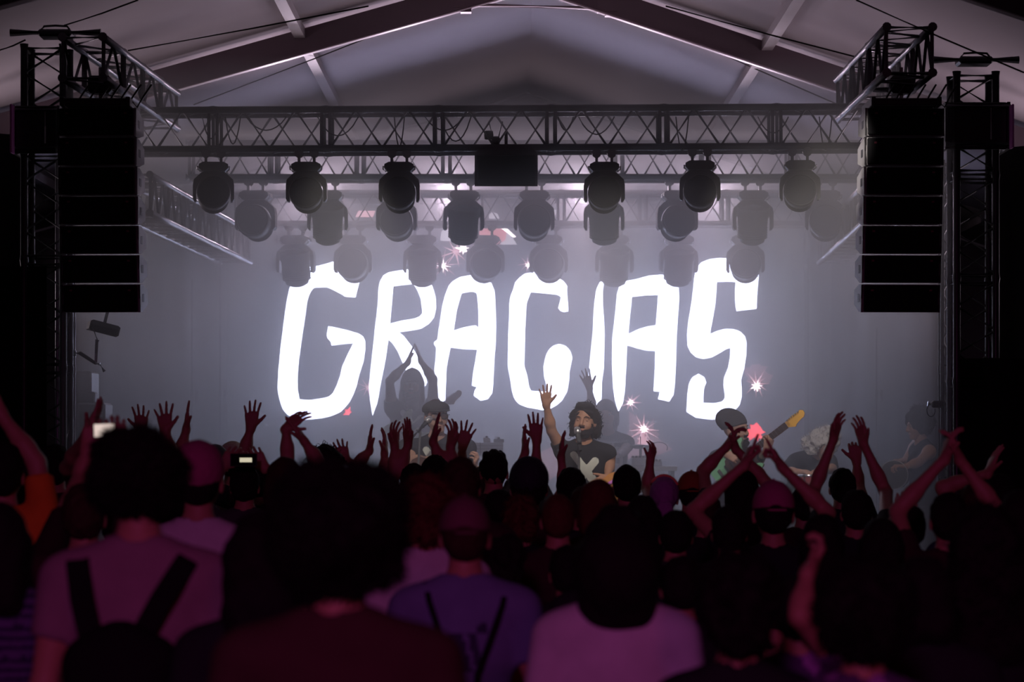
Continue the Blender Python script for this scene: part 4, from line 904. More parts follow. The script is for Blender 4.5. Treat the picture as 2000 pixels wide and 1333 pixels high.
# ------------------------------------------------------------ instruments and stands
def guitar(name, label, pb, ph, roll, bodym, neckm, headm, scale=1.0, pick=None):
    """pb: body centre, ph: tip of the headstock (world); the flat front faces the audience"""
    u = (Vector(ph)-Vector(pb)).normalized(); n = Vector((0, -1, roll)); n = (n-u*n.dot(u)).normalized(); v = n.cross(u)
    M3 = Matrix((u, -n, v)).transposed(); L = (Vector(ph)-Vector(pb)).length
    e = empty(name, pb, 0, label, 'guitar'); M = M3.to_4x4(); k = scale
    body = [(-.20, -.02), (-.21, .06), (-.17, .14), (-.10, .165), (-.03, .135), (.04, .12), (.11, .15), (.17, .155), (.175, .125), (.13, .10), (.11, .045), (.11, -.045), (.13, -.09), (.19, -.115), (.20, -.145), (.13, -.16), (.05, -.135), (-.03, -.13), (-.10, -.165), (-.17, -.135)]
    sm = []
    for i in range(len(body)):
        a, b_ = body[i], body[(i+1) % len(body)]; sm += [(a[0]*.75+b_[0]*.25, a[1]*.75+b_[1]*.25), (a[0]*.25+b_[0]*.75, a[1]*.25+b_[1]*.75)]
    bd = MB().prism([(x*k, z_*k) for x, z_ in sm], .042, M).build('body', bodym, e)
    if pick: MB().prism([(x*k, z_*k) for x, z_ in [(.10, .04), (.03, .10), (-.05, .07), (-.09, -.02), (-.12, -.10), (-.04, -.105), (.05, -.08), (.10, -.09)]][::-1], .004, M @ Matrix.Translation((0, -.023, 0))).build('pickguard', pick, e)
    for x in (-.02, -.07): MB().box(M @ Vector((x*k, -.027, 0)), (.016, .008, .075), rot=M3).build('pickup', PLA, e)
    MB().box(M @ Vector((-.13*k, -.028, 0)), (.02, .012, .08), rot=M3).build('bridge', CHR, e)
    nl = L-.17*k
    MB().box(M @ Vector(((.07*k+nl)/2, -.02, 0)), (nl-.07*k, .022, .05), rot=M3, bev=.006).build('neck', neckm, e)
    MB().box(M @ Vector(((.07*k+nl)/2, -.034, 0)), (nl-.07*k, .006, .05), rot=M3).build('fretboard', mat('rosewood', (.07, .04, .03), .5), e)
    fr = MB()
    for i in range(18):
        x = nl-(nl-.05)*(1-2**(-i/12))*1.35
        if x > .1: fr.box(M @ Vector((x, -.038, 0)), (.003, .003, .048), rot=M3)
    fr.build('frets', CHR, e)
    hs = [(nl, -.022), (nl+.02, -.035), (nl+.05, -.052), (nl+.065, -.040), (nl+.11, -.030), (nl+.145, -.028), (nl+.165, -.01), (nl+.168, .015), (nl+.15, .032), (nl+.12, .030), (nl+.08, .034), (nl+.02, .028), (nl, .022)]
    MB().prism(hs, .016, M @ Matrix.Translation((0, -.02, 0))).build('headstock', headm, e)
    for i in range(6):
        c = M @ Vector((nl+.025+.021*i, -.03, .026)); MB().tube([c, c+n*.012], .005, 8).build('tuning_peg', CHR, e); 
    st_ = MB()
    for i in range(6): st_.tube([M @ Vector((-.13*k, -.043, (i-2.5)*.008)), M @ Vector((nl+.03, -.040, (i-2.5)*.006))], .0008, 4)
    st_.build('strings', CHR, e); return e
MAPLE = mat('maple_neck', (.62, .33, .10), .4, var=.2, scale=8, coat=.3)
guitar('electric_guitar', 'sea-green electric guitar with an amber headstock held up by the guitarist in the beanie', P(1436, 908, 20.45), P(1571, 806, 20.25), .25, mat('seafoam_paint', (.30, .72, .42), .25, coat=.5), MAPLE, mat('amber_headstock', (.78, .42, .05), .35, coat=.4), .95, pick=mat('tortoise_pickguard', (.10, .05, .04), .3))
guitar('electric_guitar', 'pale green electric guitar hanging on the long-bearded guitarist', P(792, 847, 23.85), P(903, 765, 23.7), .1, mat('pale_green_paint', (.55, .66, .38), .3, coat=.4), MAPLE, mat('pale_maple', (.55, .38, .25), .4), 1.0, pick=WHT)
guitar('electric_guitar', 'small orange wooden guitar at the singer\'s hip with its neck pointing down', P(1205, 968, 19.78), P(1290, 1110, 19.7), 0, mat('orange_wood', (.70, .30, .06), .35, coat=.4), MAPLE, MAPLE, .8)
guitar('electric_guitar', 'dark guitar held low by the heavy-set guitarist', P(850, 930, 20.2), P(975, 912, 20.15), 0, mat('dark_sunburst', (.10, .04, .02), .3, coat=.4), MAPLE, MAPLE, 1.0)

def mic_stand(label, mlabel, base, top, micdir, s=1.0):
    e = empty('microphone_stand', base, 0, label, 'microphone stand'); t = Vector(top)-Vector(base)
    MB().lathe([(0, 0), (.13, 0), (.13, .012), (.03, .025), (.014, .04), (0, .04)], 20).build('base', BLK, e)
    MB().tube([(0, 0, .03), t], .009, 8).build('pole', mat('grey_tube', (.10, .10, .11), .5), e)
    MB().tube([t*.66, t*.70], .016, 8).build('height_clutch', BLK, e)
    d = Vector(micdir).normalized()
    MB().tube([t-d*.03, t+d*.03], .018, 8).build('mic_clip', BLK, e)
    m = empty('microphone', Vector(top), 0, mlabel, 'microphone')
    MB().tube([-d*.09, d*.07], [.011, .019], 12).build('handle', PLA, m)
    q = d.to_track_quat('Z', 'Y').to_matrix().to_4x4()
    MB().lathe([(.019, .07), (.026, .082), (.0265, .10), (.022, .118), (.010, .128), (0, .130)], 16, q).build('grille', mat('mic_grille', (.55, .55, .57), .35, .8), m)
    MB().lathe([(.0275, .087), (.0275, .094)], 16, q).build('ring', CHR, m)
mic_stand('straight microphone stand in front of the singer', 'silver-headed microphone at the singer\'s mouth', (P(1128, 0, 19.62).x, 19.62, DZ), P(1131, 862, 19.66), (-.1, .55, .75))
mic_stand('slanting microphone stand in front of the heavy-set guitarist', 'silver-headed microphone beside the face of the heavy-set guitarist', (P(800, 0, 20.15).x, 20.15, DZ), P(821, 838, 20.2), (.55, .25, .6))
# electronics table
e = empty('keyboard_table', (P(1240, 0, 23.3).x, 23.3, DZ), 0, 'long black table with white edge carrying the electronics on the right of the singer', 'table')
tz = P(0, 911, 23.3).z-DZ; TWd = 160*23.3/F
MB().box((0, 0, tz-.02), (TWd, .5, .04), bev=.006).build('tabletop', WHT, e)
for sx in (-1, 1):
    for sy in (-1, 1): MB().tube([(sx*(TWd/2-.04), sy*.2, tz-.03), (sx*(TWd/2-.02), sy*.21, 0)], .016, 8).build('leg', BLK, e)
def box_thing(name, label, cat, c, dims, m, knobs=0, extra=None):
    e = empty(name, (c[0], c[1], c[2]), 0, label, cat)
    MB().box((0, 0, dims[2]/2), dims, bev=min(.015, min(dims)*.12)).build('body', m, e)
    for i in range(knobs):
        x = (i+.5)/knobs*dims[0]*.9-dims[0]*.45
        MB().lathe([(.012, 0), (.010, .016), (0, .016)], 10, Matrix.Translation((x, -dims[1]*.25+.1*dims[1]*(i % 2), dims[2]))).build('knob', WHT if i % 2 else PLA, e)
    if extra == 'panel': MB().box((0, -dims[1]/2-.002, dims[2]/2), (dims[0]*.35, .004, dims[2]*.5)).build('label_panel', mat('panel_grey', (.3, .3, .32), .5), e)
    return e
TZ = DZ+tz
box_thing('effects_box', 'small white equipment box on the electronics table, nearer the singer', 'box', (P(1206, 0, 23.2).x, 23.2, TZ), (.085, .2, .095), WHT, 2, 'panel')
box_thing('mixer', 'white mixer with rows of knobs on the electronics table', 'mixer', (P(1246, 0, 23.2).x, 23.2, TZ), (.125, .22, .075), WHT, 7)
box_thing('sampler', 'dark sampler with knobs at the right end of the electronics table', 'sampler', (P(1281, 0, 23.2).x, 23.2, TZ), (.10, .2, .045), GRYP, 5)
box_thing('rack_case', 'black equipment rack under the electronics table', 'case', (P(1215, 0, 23.4).x, 23.4, DZ), (.55, .36, .5), PLA, 0, 'panel')
e = empty('drum_pad', P(1197, 863, 23.75), 0, 'flat grey drum pad on a stand before the hooded musician', 'drum pad')
MB().lathe([(0, -.012), (.125, -.012), (.13, 0), (.125, .01), (0, .014)], 24).build('pad', mat('pad_rubber', (.16, .17, .19), .5), e); h_ = P(0, 863, 23.75).z-DZ
MB().tube([(0, 0, -.01), (0, 0, -h_+.02)], .012, 8).build('pole', CHR, e)
for k in range(3): t = k*2.09; MB().tube([(0, 0, -h_+.3), (.2*math.cos(t), .2*math.sin(t), -h_+.01)], .008, 6).build('leg', CHR, e)
e = empty('hardware_stand', (P(1251, 0, 23.5).x, 23.5, DZ), 0, 'black stand with a wing-shaped pedal plate above the mixer', 'stand'); h_ = P(0, 873, 23.5).z-DZ
MB().tube([(0, 0, 0), (0, 0, h_)], .012, 8).build('pole', BLK, e); MB().lathe([(.05, -.02), (.10, .005), (.05, .018), (0, .02)], 16, Matrix.Translation((0, 0, h_))).build('plate', BLK, e)
MB().tube([(0, 0, h_+.02), (0, 0, h_+.09)], .004, 6).build('wing_screw', CHR, e); MB().box((0, 0, h_-.12), (.04, .05, .06), bev=.01).build('clamp', BLK, e)
for k in range(3): t = k*2.09+.5; MB().tube([(0, 0, .3), (.2*math.cos(t), .2*math.sin(t), .008)], .008, 6).build('leg', BLK, e)
e = empty('clip_mount', P(1268, 882, 23.25), 0, 'cross-shaped grey clamp with a looping cable on the electronics table', 'clamp')
for a in (35, -50): MB().box((0, 0, 0), (.028, .03, .13), rot=Matrix.Rotation(R(a), 3, 'Y'), bev=.004).build('clamp_arm', mat('mid_grey_plastic', (.2, .21, .23), .5), e)
MB().tube([(0, 0, -.02), (0, 0, TZ-P(0, 882, 23.25).z)], .008, 6).build('post', BLK, e)
MB().tube([(.01+.075*(1-math.cos(t)), 0, .03+.05*math.sin(t)) for t in np.linspace(0, 3.6, 12)], .004, 5).build('cable', WIRE, e)
# keyboard case table, left of centre
e = empty('keyboard_case', (P(930, 0, 22.8).x, 22.8, P(0, 890, 22.8).z), 0, 'long pale grey ribbed case on a stand behind the front row hands', 'case')
w = 106*22.8/F; hh = 25*22.8/F
MB().box((0, 0, hh/2), (w, .35, hh), bev=.006).build('body', GRYP, e)
for k in range(1, 4): MB().box((0, -.178, hh*k/4), (w*.99, .004, .004)).build('ribs', PLA, e)
MB().box((w*.08, -.18, hh/2), (.008, .008, hh)).build('latch', PLA, e)
L0 = P(0, 890, 22.8).z-DZ
for sx in (-1, 1):
    MB().tube([(sx*w*.4, -.12, 0), (sx*w*.4, .12, -L0)], .012, 8).build('leg', BLK, e); MB().tube([(sx*w*.4, .12, 0), (sx*w*.4, -.12, -L0)], .012, 8).build('leg', BLK, e)
box_thing('pedal', 'small white wedge on top of the pale ribbed case', 'pedal', (P(951, 0, 22.8).x, 22.8, P(0, 865, 22.8).z), (.06, .08, .04), WHT, 1)
box_thing('laptop_box', 'small dark box with a red light on the pale ribbed case', 'box', (P(974, 0, 22.8).x, 22.8, P(0, 865, 22.8).z), (.09, .1, .03), PLA, 1)
# drums
def drum(name, label, c, r, h, m, rot=(0, 0, 0), rim=CHR, skin=None):
    e = empty(name, c, 0, label, 'drum'); e.rotation_euler = rot
    MB().lathe([(0, -h), (r*.86, -h), (r*.98, -h*.5), (r, 0)], 28).build('shell', m, e)
    MB().lathe([(r*1.03, -.012), (r*1.05, .004), (r*1.0, .008), (r*.99, -.012)], 28).build('rim', rim, e)
    MB().lathe([(r, .002), (0, .003)], 28).build('head', skin or mat('drum_skin', (.6, .57, .5), .6), e)
    for k in range(6): t = k*1.047; MB().tube([(r*1.02*math.cos(t), r*1.02*math.sin(t), 0), (r*.98*math.cos(t), r*.98*math.sin(t), -h*.6)], .006, 6).build('lug', CHR, e)
    return e
dc = P(1580, 929, 21.15); drum('conga', 'small red drum with chrome rim under the grey-haired percussionist\'s hands', dc, .085, .26, mat('drum_red', (.35, .05, .05), .3, coat=.4))
e = empty('drum_stand', (dc.x, 21.15, DZ), 0, 'chrome stand under the small red drum', 'stand'); h_ = dc.z-.262-DZ
MB().tube([(0, 0, 0), (0, 0, h_)], .012, 8).build('pole', CHR, e)
for k in range(3): t = k*2.09; MB().tube([(0, 0, .25), (.2*math.cos(t), .2*math.sin(t), .01)], .008, 6).build('leg', CHR, e)
dk = P(1746, 928, 22.0); drum('bass_drum', 'dark round drum with a pale rim at the far right', dk, .115, .22, PLA, (R(90), 0, R(-20)), mat('pale_rim', (.6, .58, .55), .4), mat('dark_drum_head', (.05, .05, .055), .5))
e = empty('drum_stand', (dk.x, 22.1, DZ), 0, 'chrome stand under the dark round drum', 'stand')
MB().tube([(0, 0, 0), (0, 0, dk.z-.12-DZ)], .012, 8).build('pole', CHR, e)
for k in range(3): t = k*2.09; MB().tube([(0, 0, .25), (.18*math.cos(t), .18*math.sin(t), .01)], .008, 6).build('leg', CHR, e)
e = empty('stool', (P(1815, 0, 22.5).x+.05, 22.62, DZ), 0, 'black stool behind the far right percussionist', 'stool')
MB().lathe([(0, .60), (.15, .60), (.16, .64), (.14, .67), (0, .675)], 20).build('seat', PLA, e)
MB().tube([(0, 0, .3), (0, 0, .6)], .02, 8).build('post', CHR, e)
for k in range(3): t = k*2.09; MB().tube([(0, 0, .35), (.2*math.cos(t), .2*math.sin(t), .01)], .01, 6).build('leg', CHR, e)
box_thing('stage_monitor', 'dark loudspeaker box behind the grey-haired percussionist', 'loudspeaker', (P(1545, 0, 23.9).x, 23.9, DZ), (.16, .3, P(0, 916, 23.9).z-DZ), PLA, 0)
# cases stacked behind the left tower and mic arm
box_thing('amp_case', 'dark flight case stacked behind the left tower, upper one', 'case', (P(150, 0, 21.6).x, 21.6, P(0, 905, 21.6).z), (.30, .4, .74), BLK, 0)
box_thing('amp_case', 'dark flight case stacked behind the left tower, bottom one', 'case', (P(150, 0, 21.6).x, 21.6, DZ), (.36, .5, P(0, 905, 21.6).z-DZ), BLK, 0)
box_thing('amp_case', 'grey case standing right of the flight cases behind the left tower', 'case', (P(186, 0, 21.2).x, 21.2, DZ), (.22, .4, P(0, 788, 21.2).z-DZ), mat('dark_grey_case', (.12, .12, .13), .5), 0)
box_thing('fan_box', 'small dark box sitting on the grey case behind the left tower', 'box', (P(170, 0, 21.2).x, 21.2, P(0, 788, 21.2).z), (.15, .15, .09), PLA, 0)
e = empty('camera_arm', P(142, 690, 19.25), 0, 'jointed camera arm clamped to the inner left tower leg', 'arm'); o_ = P(142, 690, 19.25); q = lambda x, y: P(x, y, 19.2)-o_
MB().box((0, 0, 0), (.05, .05, .05), bev=.01).build('clamp', BLK, e); MB().tube([q(145, 690), q(156, 690), q(187, 710)], [.009, .014, .012], 8).build('lower_arm', BLK, e)
MB().tube([q(187, 710), q(189, 668), q(190, 664)], [.010, .012, .016], 8).build('upper_arm', ALU, e); MB().tube([q(187, 710), q(195, 712)], .014, 8).build('joint', CHR, e)
MB().tube([q(195, 712), q(204, 726)], [.006, .012], 8).build('tip', PLA, e); MB().tube([q(190, 664), q(184, 648), q(180, 640)], .004, 5).build('cable', WIRE, e)
e = empty('tower_camera', P(1832, 790, 19.2), 0, 'small black camera clamped to the inner right tower leg', 'camera')
MB().box((0, 0, 0), (.09, .07, .05), bev=.01).build('body', PLA, e); MB().tube([(-.045, 0, 0), (-.075, 0, .005)], .018, 12).build('lens', CHR, e); MB().tube([(.045, 0, 0), (.08, .05, 0)], .01, 8).build('clamp', BLK, e)
MB().tube([(-.05-.03*math.sin(t), 0, -.045+.045*math.cos(t)) for t in np.linspace(0, 5, 12)], .004, 5).build('cable', WIRE, e)
for px, py, lab, Yc in ((118, 738, 'small pinkish box clamped to the left tower leg', 19.2), (1858, 822, 'small pinkish box clamped to the right tower leg', 19.2), ):
    box_thing('clamped_box', lab, 'box', P(px, py, Yc), (.04, .04, .08), mat('pink_grey_plastic', (.35, .2, .3), .5), 0)

# ------------------------------------------------------------ the audience
CR = 'people in the crowd'
def crowd(cx, ht, Y, label, extra_top=.012, x_off=0, **k):
    """head centre column, top row of the head, depth"""
    top = P(cx, ht, Y).z; H = min(1.9, max(1.45, top-extra_top)); k.setdefault('q', 1.0)
    hz_ = k.pop('lift', 0)
    return person((P(cx, 0, Y).x+x_off, Y, 0), k.pop('face', 0), H, k.pop('build', 1.0), label, CR, **k)
hs = 0
def HS():
    global hs; hs += 1; return hs+20
RD = mat('cap_magenta', (.40, .10, .20), .85, spec=.1); OB = mat('cap_orange_brown', (.30, .11, .04), .85, spec=.1); PU = mat('scarf_purple', (.34, .17, .38), .7, spec=.2); CREAM = mat('cap_cream', (.62, .58, .40), .85)
# nearest rows
crowd(660, 901, 5.3, 'big black afro head nearest the camera, in a dark brown shirt', .06, hair=('afro', HB, .138), shirt=TBR, curls=2600, q=1.2, hseed=HS(), build=1.05)
crowd(272, 836, 7.1, 'curly afro head above a pink shirt wearing the black backpack', .045, hair=('afro', HB, .112), shirt=TR, curls=2200, q=1.2, hseed=HS(), build=1.05)
BP = dict(person.last)
crowd(1203, 990, 7.0, 'round dark bob above a white tee in the front of the picture, right of centre', .02, hair=('round', HB), head=(0, -34, 0), shirt=TW, hseed=HS(), q=1.2, hscale=1.06, build=.98)
crowd(908, 972, 8.1, 'cap-wearing man in blue-grey tee with crossed dark straps', .012, hair=('crew', HBR), hat=('cap', mat('cap_dull_pink', (.16, .06, .08), .85)), shirt=TP, build=1.02, hseed=HS(), q=1.2, sleeve=.62,
      prints=(cloth('dark_blue_print', (.05, .05, .10)), lambda c: ((c[:, 1] < 0) & (((np.abs(c[:, 0]-.01-.25*(c[:, 2]-1.2)*-1) < .016) | (np.abs(c[:, 0]-.055-.25*(c[:, 2]-1.2)*-1) < .014) | (np.abs(c[:, 0]+.005-.25*(c[:, 2]-1.2)*-1) < .012)) & (c[:, 2] > 1.21) & (c[:, 2] < 1.33) | (np.hypot(c[:, 0]-.06, c[:, 2]-1.345) < .018))).astype(int)))
SL = dict(person.last)
crowd(388, 881, 10.0, 'man in a smooth magenta skullcap and white shirt left of centre', .012, hair=('crew', HB), hat=('beanie', RD), shirt=TW, hseed=HS(), q=1.1, hscale=1.1)
crowd(512, 1018, 6.7, 'long black hair falling over dark shoulders beside the big afro', .014, hair=('long', HB, 1.22), shirt=TB, hseed=HS(), hscale=1.1)
crowd(62, 946, 10.8, 'long dark straight hair near the left edge', .014, hair=('long', HB, 1.30), shirt=TD, hseed=HS())
crowd(-12, 985, 7.6, 'striped purple tank top at the bottom left corner', .012, hair=('long', HB, 1.42), shirt=cloth('purple_tank', (.13, .09, .22)), sleeve=0, hseed=HS(),
      prints=(cloth('dark_stripe', (.04, .03, .08)), lambda c: ((np.sin(c[:, 2]*200) > 0)).astype(int)), x_off=.02)
crowd(5, 862, 10.5, 'person in an orange sleeve reaching up at the left edge', .012, hair=('short', HB), shirt=TO, sleeve=.8, hseed=HS(), arms=[arm(1, (-2, 806), (-28, 770), 10.5, 'f', e=(72, 905), dy=.05)])
crowd(1440, 1112, 6.4, 'dark round head low in the picture, right of the white tee', .02, hair=('curly', HB), shirt=TB, hseed=HS(), hscale=1.15, curls=500)
crowd(1686, 1096, 6.0, 'very large dark curly head low on the right', .05, hair=('afro', HB, .125), shirt=cloth('floral_dark', (.10, .05, .14)), hseed=HS(), curls=1500, hscale=1.05,
      prints=(cloth('floral_purple', (.36, .16, .42)), lambda c: (np.sin(c[:, 0]*60)+np.sin(c[:, 2]*55+2*np.sin(c[:, 0]*30)) > .7).astype(int)))
crowd(1560, 1135, 7.2, 'person with a fist held up to the ear between two dark heads', .012, hair=('short', HB), shirt=cloth('floral_dark', (.10, .05, .14)), hseed=HS(), sleeve=.5,
      prints=(cloth('floral_purple', (.36, .16, .42)), lambda c: (np.sin(c[:, 0]*60)+np.sin(c[:, 2]*55+2*np.sin(c[:, 0]*30)) > .7).astype(int)), arms=[arm(1, (1578, 1118), (1604, 1076), 7.0, 'i', curl=.9, spread=.2, dy=.1, e=(1562, 1205))])
crowd(1925, 1010, 8.0, 'tall mass of dark hair in the bottom right corner', .03, hair=('longcurly', HB, 1.34), shirt=TB, hseed=HS(), curls=700, hscale=1.22)
crowd(1800, 1085, 7.0, 'dark shadowed head at the lower right', .014, hair=('bob', HB), shirt=TB, hseed=HS())
# second band of heads
crowd(835, 932, 9.6, 'dark reddish curly head with a red-lit neck above a white shirt', .03, hair=('curly', HRD), shirt=TW, hseed=HS(), curls=400, q=1.1, hscale=1.05)
crowd(1205, 1006, 9.0, 'dark head directly behind the round bob', .014, hair=('curly', HB), shirt=TB, hseed=HS(), hscale=1.1, build=1.05)
crowd(900, 893, 11.3, 'short brown hair close to the stage-side hands, left of centre', .012, hair=('short', HBR), shirt=TD, hseed=HS())
crowd(1090, 966, 11.2, 'close-shaven red-lit head in the middle of the crowd', .006, hair=('crew', HRD), shirt=TD, hseed=HS())
crowd(1017, 971, 12.6, 'curly reddish hair in the middle of the crowd', .02, hair=('curly', HRD), shirt=TB, hseed=HS(), curls=300)
crowd(1168, 941, 12.0, 'full dark red hair left of the purple headscarf', .016, hair=('bob', HRD), shirt=TD, hseed=HS(), hscale=1.04)
crowd(556, 894, 12.4, 'flat-topped dark head just left of the big afro', .014, hair=('bob', HBR, 1.52), shirt=TB, hseed=HS())
crowd(508, 905, 16.2, 'half-hidden person behind the filming head with one open hand up against the haze', .014, hair=('short', HB), shirt=TD, hseed=HS(), arms=[arm(-1, (490, 835), (494, 785), 16.0, 'f', dy=0, spread=1.0, curl=.06, e=(477, 886, .02))])
crowd(478, 906, 14.6, 'dark head filming with a phone held sideways', .014, hair=('short', HB), shirt=TG, hseed=HS(), arms=[arm(-1, (436, 912), (449, 895), 14.5, 'f', curl=.5, spread=.3, dy=.1), arm(1, (516, 914), (503, 895), 14.5, 'f', curl=.5, spread=.3, dy=.1)])
crowd(165, 944, 9.6, 'dark head behind the backpack wearer, holding up the glowing phone', .014, hair=('short', HBR), shirt=TD, hseed=HS(), arms=[arm(1, (236, 872), (228, 842), 10.2, 'f', curl=.7, spread=.3, dy=0, e=(230, 925, 0)), arm(-1, (172, 878), (180, 850), 10.2, 'f', curl=.7, spread=.3, dy=0, e=(160, 930, 0))])
crowd(108, 868, 14.5, 'dark head near the left tower with an arm stretched up', .014, hair=('short', HB), shirt=TD, hseed=HS(), arms=[arm(1, (171, 845), (194, 800), 12.4, 'i', dy=0, e=(132, 915, .4), spread=.3)])
crowd(1510, 962, 11.6, 'wide magenta cap with both index fingers pointing up', .012, hair=('crew', HB), hat=('cap', RD), shirt=TB, hseed=HS(), hscale=1.2, sleeve=.5,
      arms=[arm(-1, (1455, 908), (1474, 857), 11.9, 'i', curl=(0, 1.3, 1.4, 1.4), spread=.2, e=(1352, 1000, 0), dy=0), arm(1, (1526, 912), (1494, 850), 11.9, 'i', curl=(0, 1.2, 1.3, 1.4), spread=.2, e=(1618, 1003, 0), dy=0)])
crowd(1424, 986, 11.0, 'dark round head under the left pointing arm', .014, hair=('short', HB), shirt=TB, hseed=HS())
crowd(1852, 961, 10.8, 'dark head between two arms clasped overhead on the right', .014, hair=('short', HB), shirt=TD, hseed=HS(), arms=[arm(-1, (1846, 896), (1856, 850), 11.0, 'i', dy=0, curl=.4, spread=.4, e=(1752, 1000, 0)), arm(1, (1874, 898), (1858, 848), 11.0, 'i', dy=0, curl=.4, spread=.4, e=(1950, 1000, 0))])
crowd(1672, 956, 12.9, 'dark head between two hands clapping high on the right', .014, hair=('short', HB), shirt=TB, hseed=HS(), arms=[arm(-1, (1628, 858), (1640, 806), 14.0, 'ib', dy=0, curl=.22, spread=.7, e=(1588, 962, .0)), arm(1, (1686, 866), (1677, 818), 14.0, 'ib', dy=0, curl=.22, spread=.7, e=(1730, 962, .0))])
crowd(1990, 960, 9.5, 'shadowed reddish figure at the right edge', .014, hair=('long', HB), shirt=TD, hseed=HS())
crowd(1950, 925, 13.5, 'dim figure with a blurred raised hand near the right edge', .014, hair=('short', HB), shirt=TD, hseed=HS(), arms=[arm(-1, (1930, 925), (1942, 893), 13.4, 'i', dy=.05)])
# front rows, close to the stage
crowd(965, 881, 15.8, 'short-haired head with stubble in front of the centre of the stage', .014, hair=('quiff', HB), shirt=TD, hseed=HS(), build=1.05)
crowd(1033, 919, 14.2, 'dark rounded cap with both hands up in front of the singer', .014, hair=('short', HB), hat=('beanie', mat('navy_cap', (.02, .02, .035), .8)), shirt=TD, hseed=HS(), sleeve=.95, hscale=1.25,
      arms=[arm(-1, (1026, 882), (1022, 841), 16.0, 'i', dy=0, spread=.1, e=(1003, 945, 0)), arm(1, (1048, 858), (1045, 806), 16.0, 'f', dy=0, spread=.8, e=(1047, 938, 0), curl=.04)])
crowd(1116, 921, 15.6, 'dark head below the singer with one hand raised edge-on', .012, hair=('short', HB), shirt=TN, hseed=HS(), hscale=1.1, arms=[arm(-1, (1096, 894), (1098, 850), 15.8, 'i', dy=0, spread=.1, e=(1102, 955, 0))])
crowd(1224, 908, 15.2, 'dark-haired head right of the singer with a small hand reaching up', .014, hair=('short', HB), shirt=TB, hseed=HS(), arms=[arm(1, (1270, 900), (1276, 876), 15.6, 'if', dy=0, curl=.45, spread=.8, hs=.8, e=(1265, 955, 0))])
crowd(1297, 931, 14.6, 'purple tied headscarf with orange-rimmed sunglasses on top', .012, hair=None, hat=('durag', PU), shirt=TB, hseed=HS(), q=1.2, build=.95)
T_ = person.last
mb = MB(); th = T_['Th']; zz = T_['z']; s_ = T_['s']
mb.tube([np3(th @ Vector((.088*s_*math.sin(t), .02*s_, zz(1.665)+.102*s_*math.cos(t)))) for t in np.linspace(-1.1, 1.1, 11)], .009, 8)
mb.build('sunglasses', mat('orange_frame', (.9, .22, .12), .4), T_['obj'])
crowd(1350, 922, 14.8, 'orange-brown cap with an arched gap at the back', .012, hair=('crew', HB), hat=('cap', OB), shirt=TB, hseed=HS(), q=1.2)
crowd(1450, 918, 14.4, 'dark head with two curled hands joined over it, under the beanie guitarist', .014, hair=('long', HB), shirt=TB, hseed=HS(), sleeve=.6,
      arms=[arm(-1, (1420, 872), (1440, 832), 14.8, 'i', dy=0, curl=.55, spread=.8, e=(1372, 922, 0)), arm(1, (1436, 876), (1432, 836), 14.8, 'i', dy=0, curl=.35, spread=.4, e=(1500, 948, 0))])
crowd(1645, 914, 15.8, 'dark head with a lone fist raised beside it on the right', .014, hair=('short', HB), shirt=TB, hseed=HS(), arms=[arm(1, (1673, 900), (1670, 876), 16.2, 'f', dy=0, curl=1.0, spread=.2, e=(1676, 948, 0))])
crowd(808, 905, 16.35, 'small dark head with spread fingers and a flat hand up', .014, hair=('short', HB), shirt=TD, hseed=HS(), arms=[arm(-1, (771, 872), (770, 836), 16.4, 'ib', dy=0, curl=.25, spread=1.2, e=(770, 918, 0)), arm(1, (797, 868), (794, 812), 16.4, 'ib', dy=0, spread=.3, curl=.05, e=(784, 912, 0))])
crowd(850, 889, 15.5, 'small dark head beneath the flat cap guitarist with two hands up', .014, hair=('short', HB), shirt=TB, hseed=HS(), arms=[arm(-1, (846, 862), (855, 813), 15.7, 'i', dy=0, spread=.1, curl=.05, e=(862, 906, 0)), arm(1, (880, 872), (887, 832), 15.7, 'ib', dy=0, curl=.3, spread=1.1, e=(885, 912, 0))])
crowd(935, 912, 16.6, 'half-hidden person with one wide-open hand before the ribbed case', .014, hair=('short', HBR), shirt=TD, hseed=HS(), arms=[arm(-1, (904, 871), (918, 820), 16.8, 'b', dy=0, spread=1.25, curl=.05, e=(899, 915, 0))])
crowd(738, 915, 16.4, 'half-hidden person with two hands edge-on left of the clapping fingers', .014, hair=('short', HB), shirt=TD, hseed=HS(), arms=[arm(-1, (722, 880), (723, 836), 16.6, 'i', dy=0, spread=.2, curl=.1, e=(700, 905, 0)), arm(1, (751, 886), (753, 846), 16.6, 'i', dy=0, spread=.3, curl=.2, e=(752, 925, 0))])
crowd(637, 867, 16.2, 'small curly head with wisps of hair against the screen glow', .03, hair=('curly', HB), shirt=TB, hseed=HS(), curls=260, arms=[arm(1, (675, 898), (667, 874), 16.4, 'f', dy=0, curl=.35, spread=1.2, hs=.85)])
crowd(592, 925, 15.0, 'half-hidden clapper whose bent wrists meet left of the big afro', .014, hair=('short', HB), shirt=TD, hseed=HS(), arms=[arm(-1, (559, 838), (582, 816), 14.0, 'if', dy=0, curl=.3, spread=.3, e=(562, 895, 0)), arm(1, (594, 862), (575, 832), 14.0, 'i', dy=0, curl=.1, spread=.2, e=(622, 903, 0))])
crowd(300, 900, 15.6, 'half-hidden person behind the curly afro with two spread hands up', .014, hair=('short', HB), shirt=TD, hseed=HS(), arms=[arm(-1, (277, 842), (275, 803), 16.6, 'b', dy=0, spread=1.2, curl=.12, e=(282, 895, 0)), arm(1, (323, 842), (320, 789), 15.2, 'b', dy=0, spread=1.35, curl=.06, e=(338, 895, 0))])
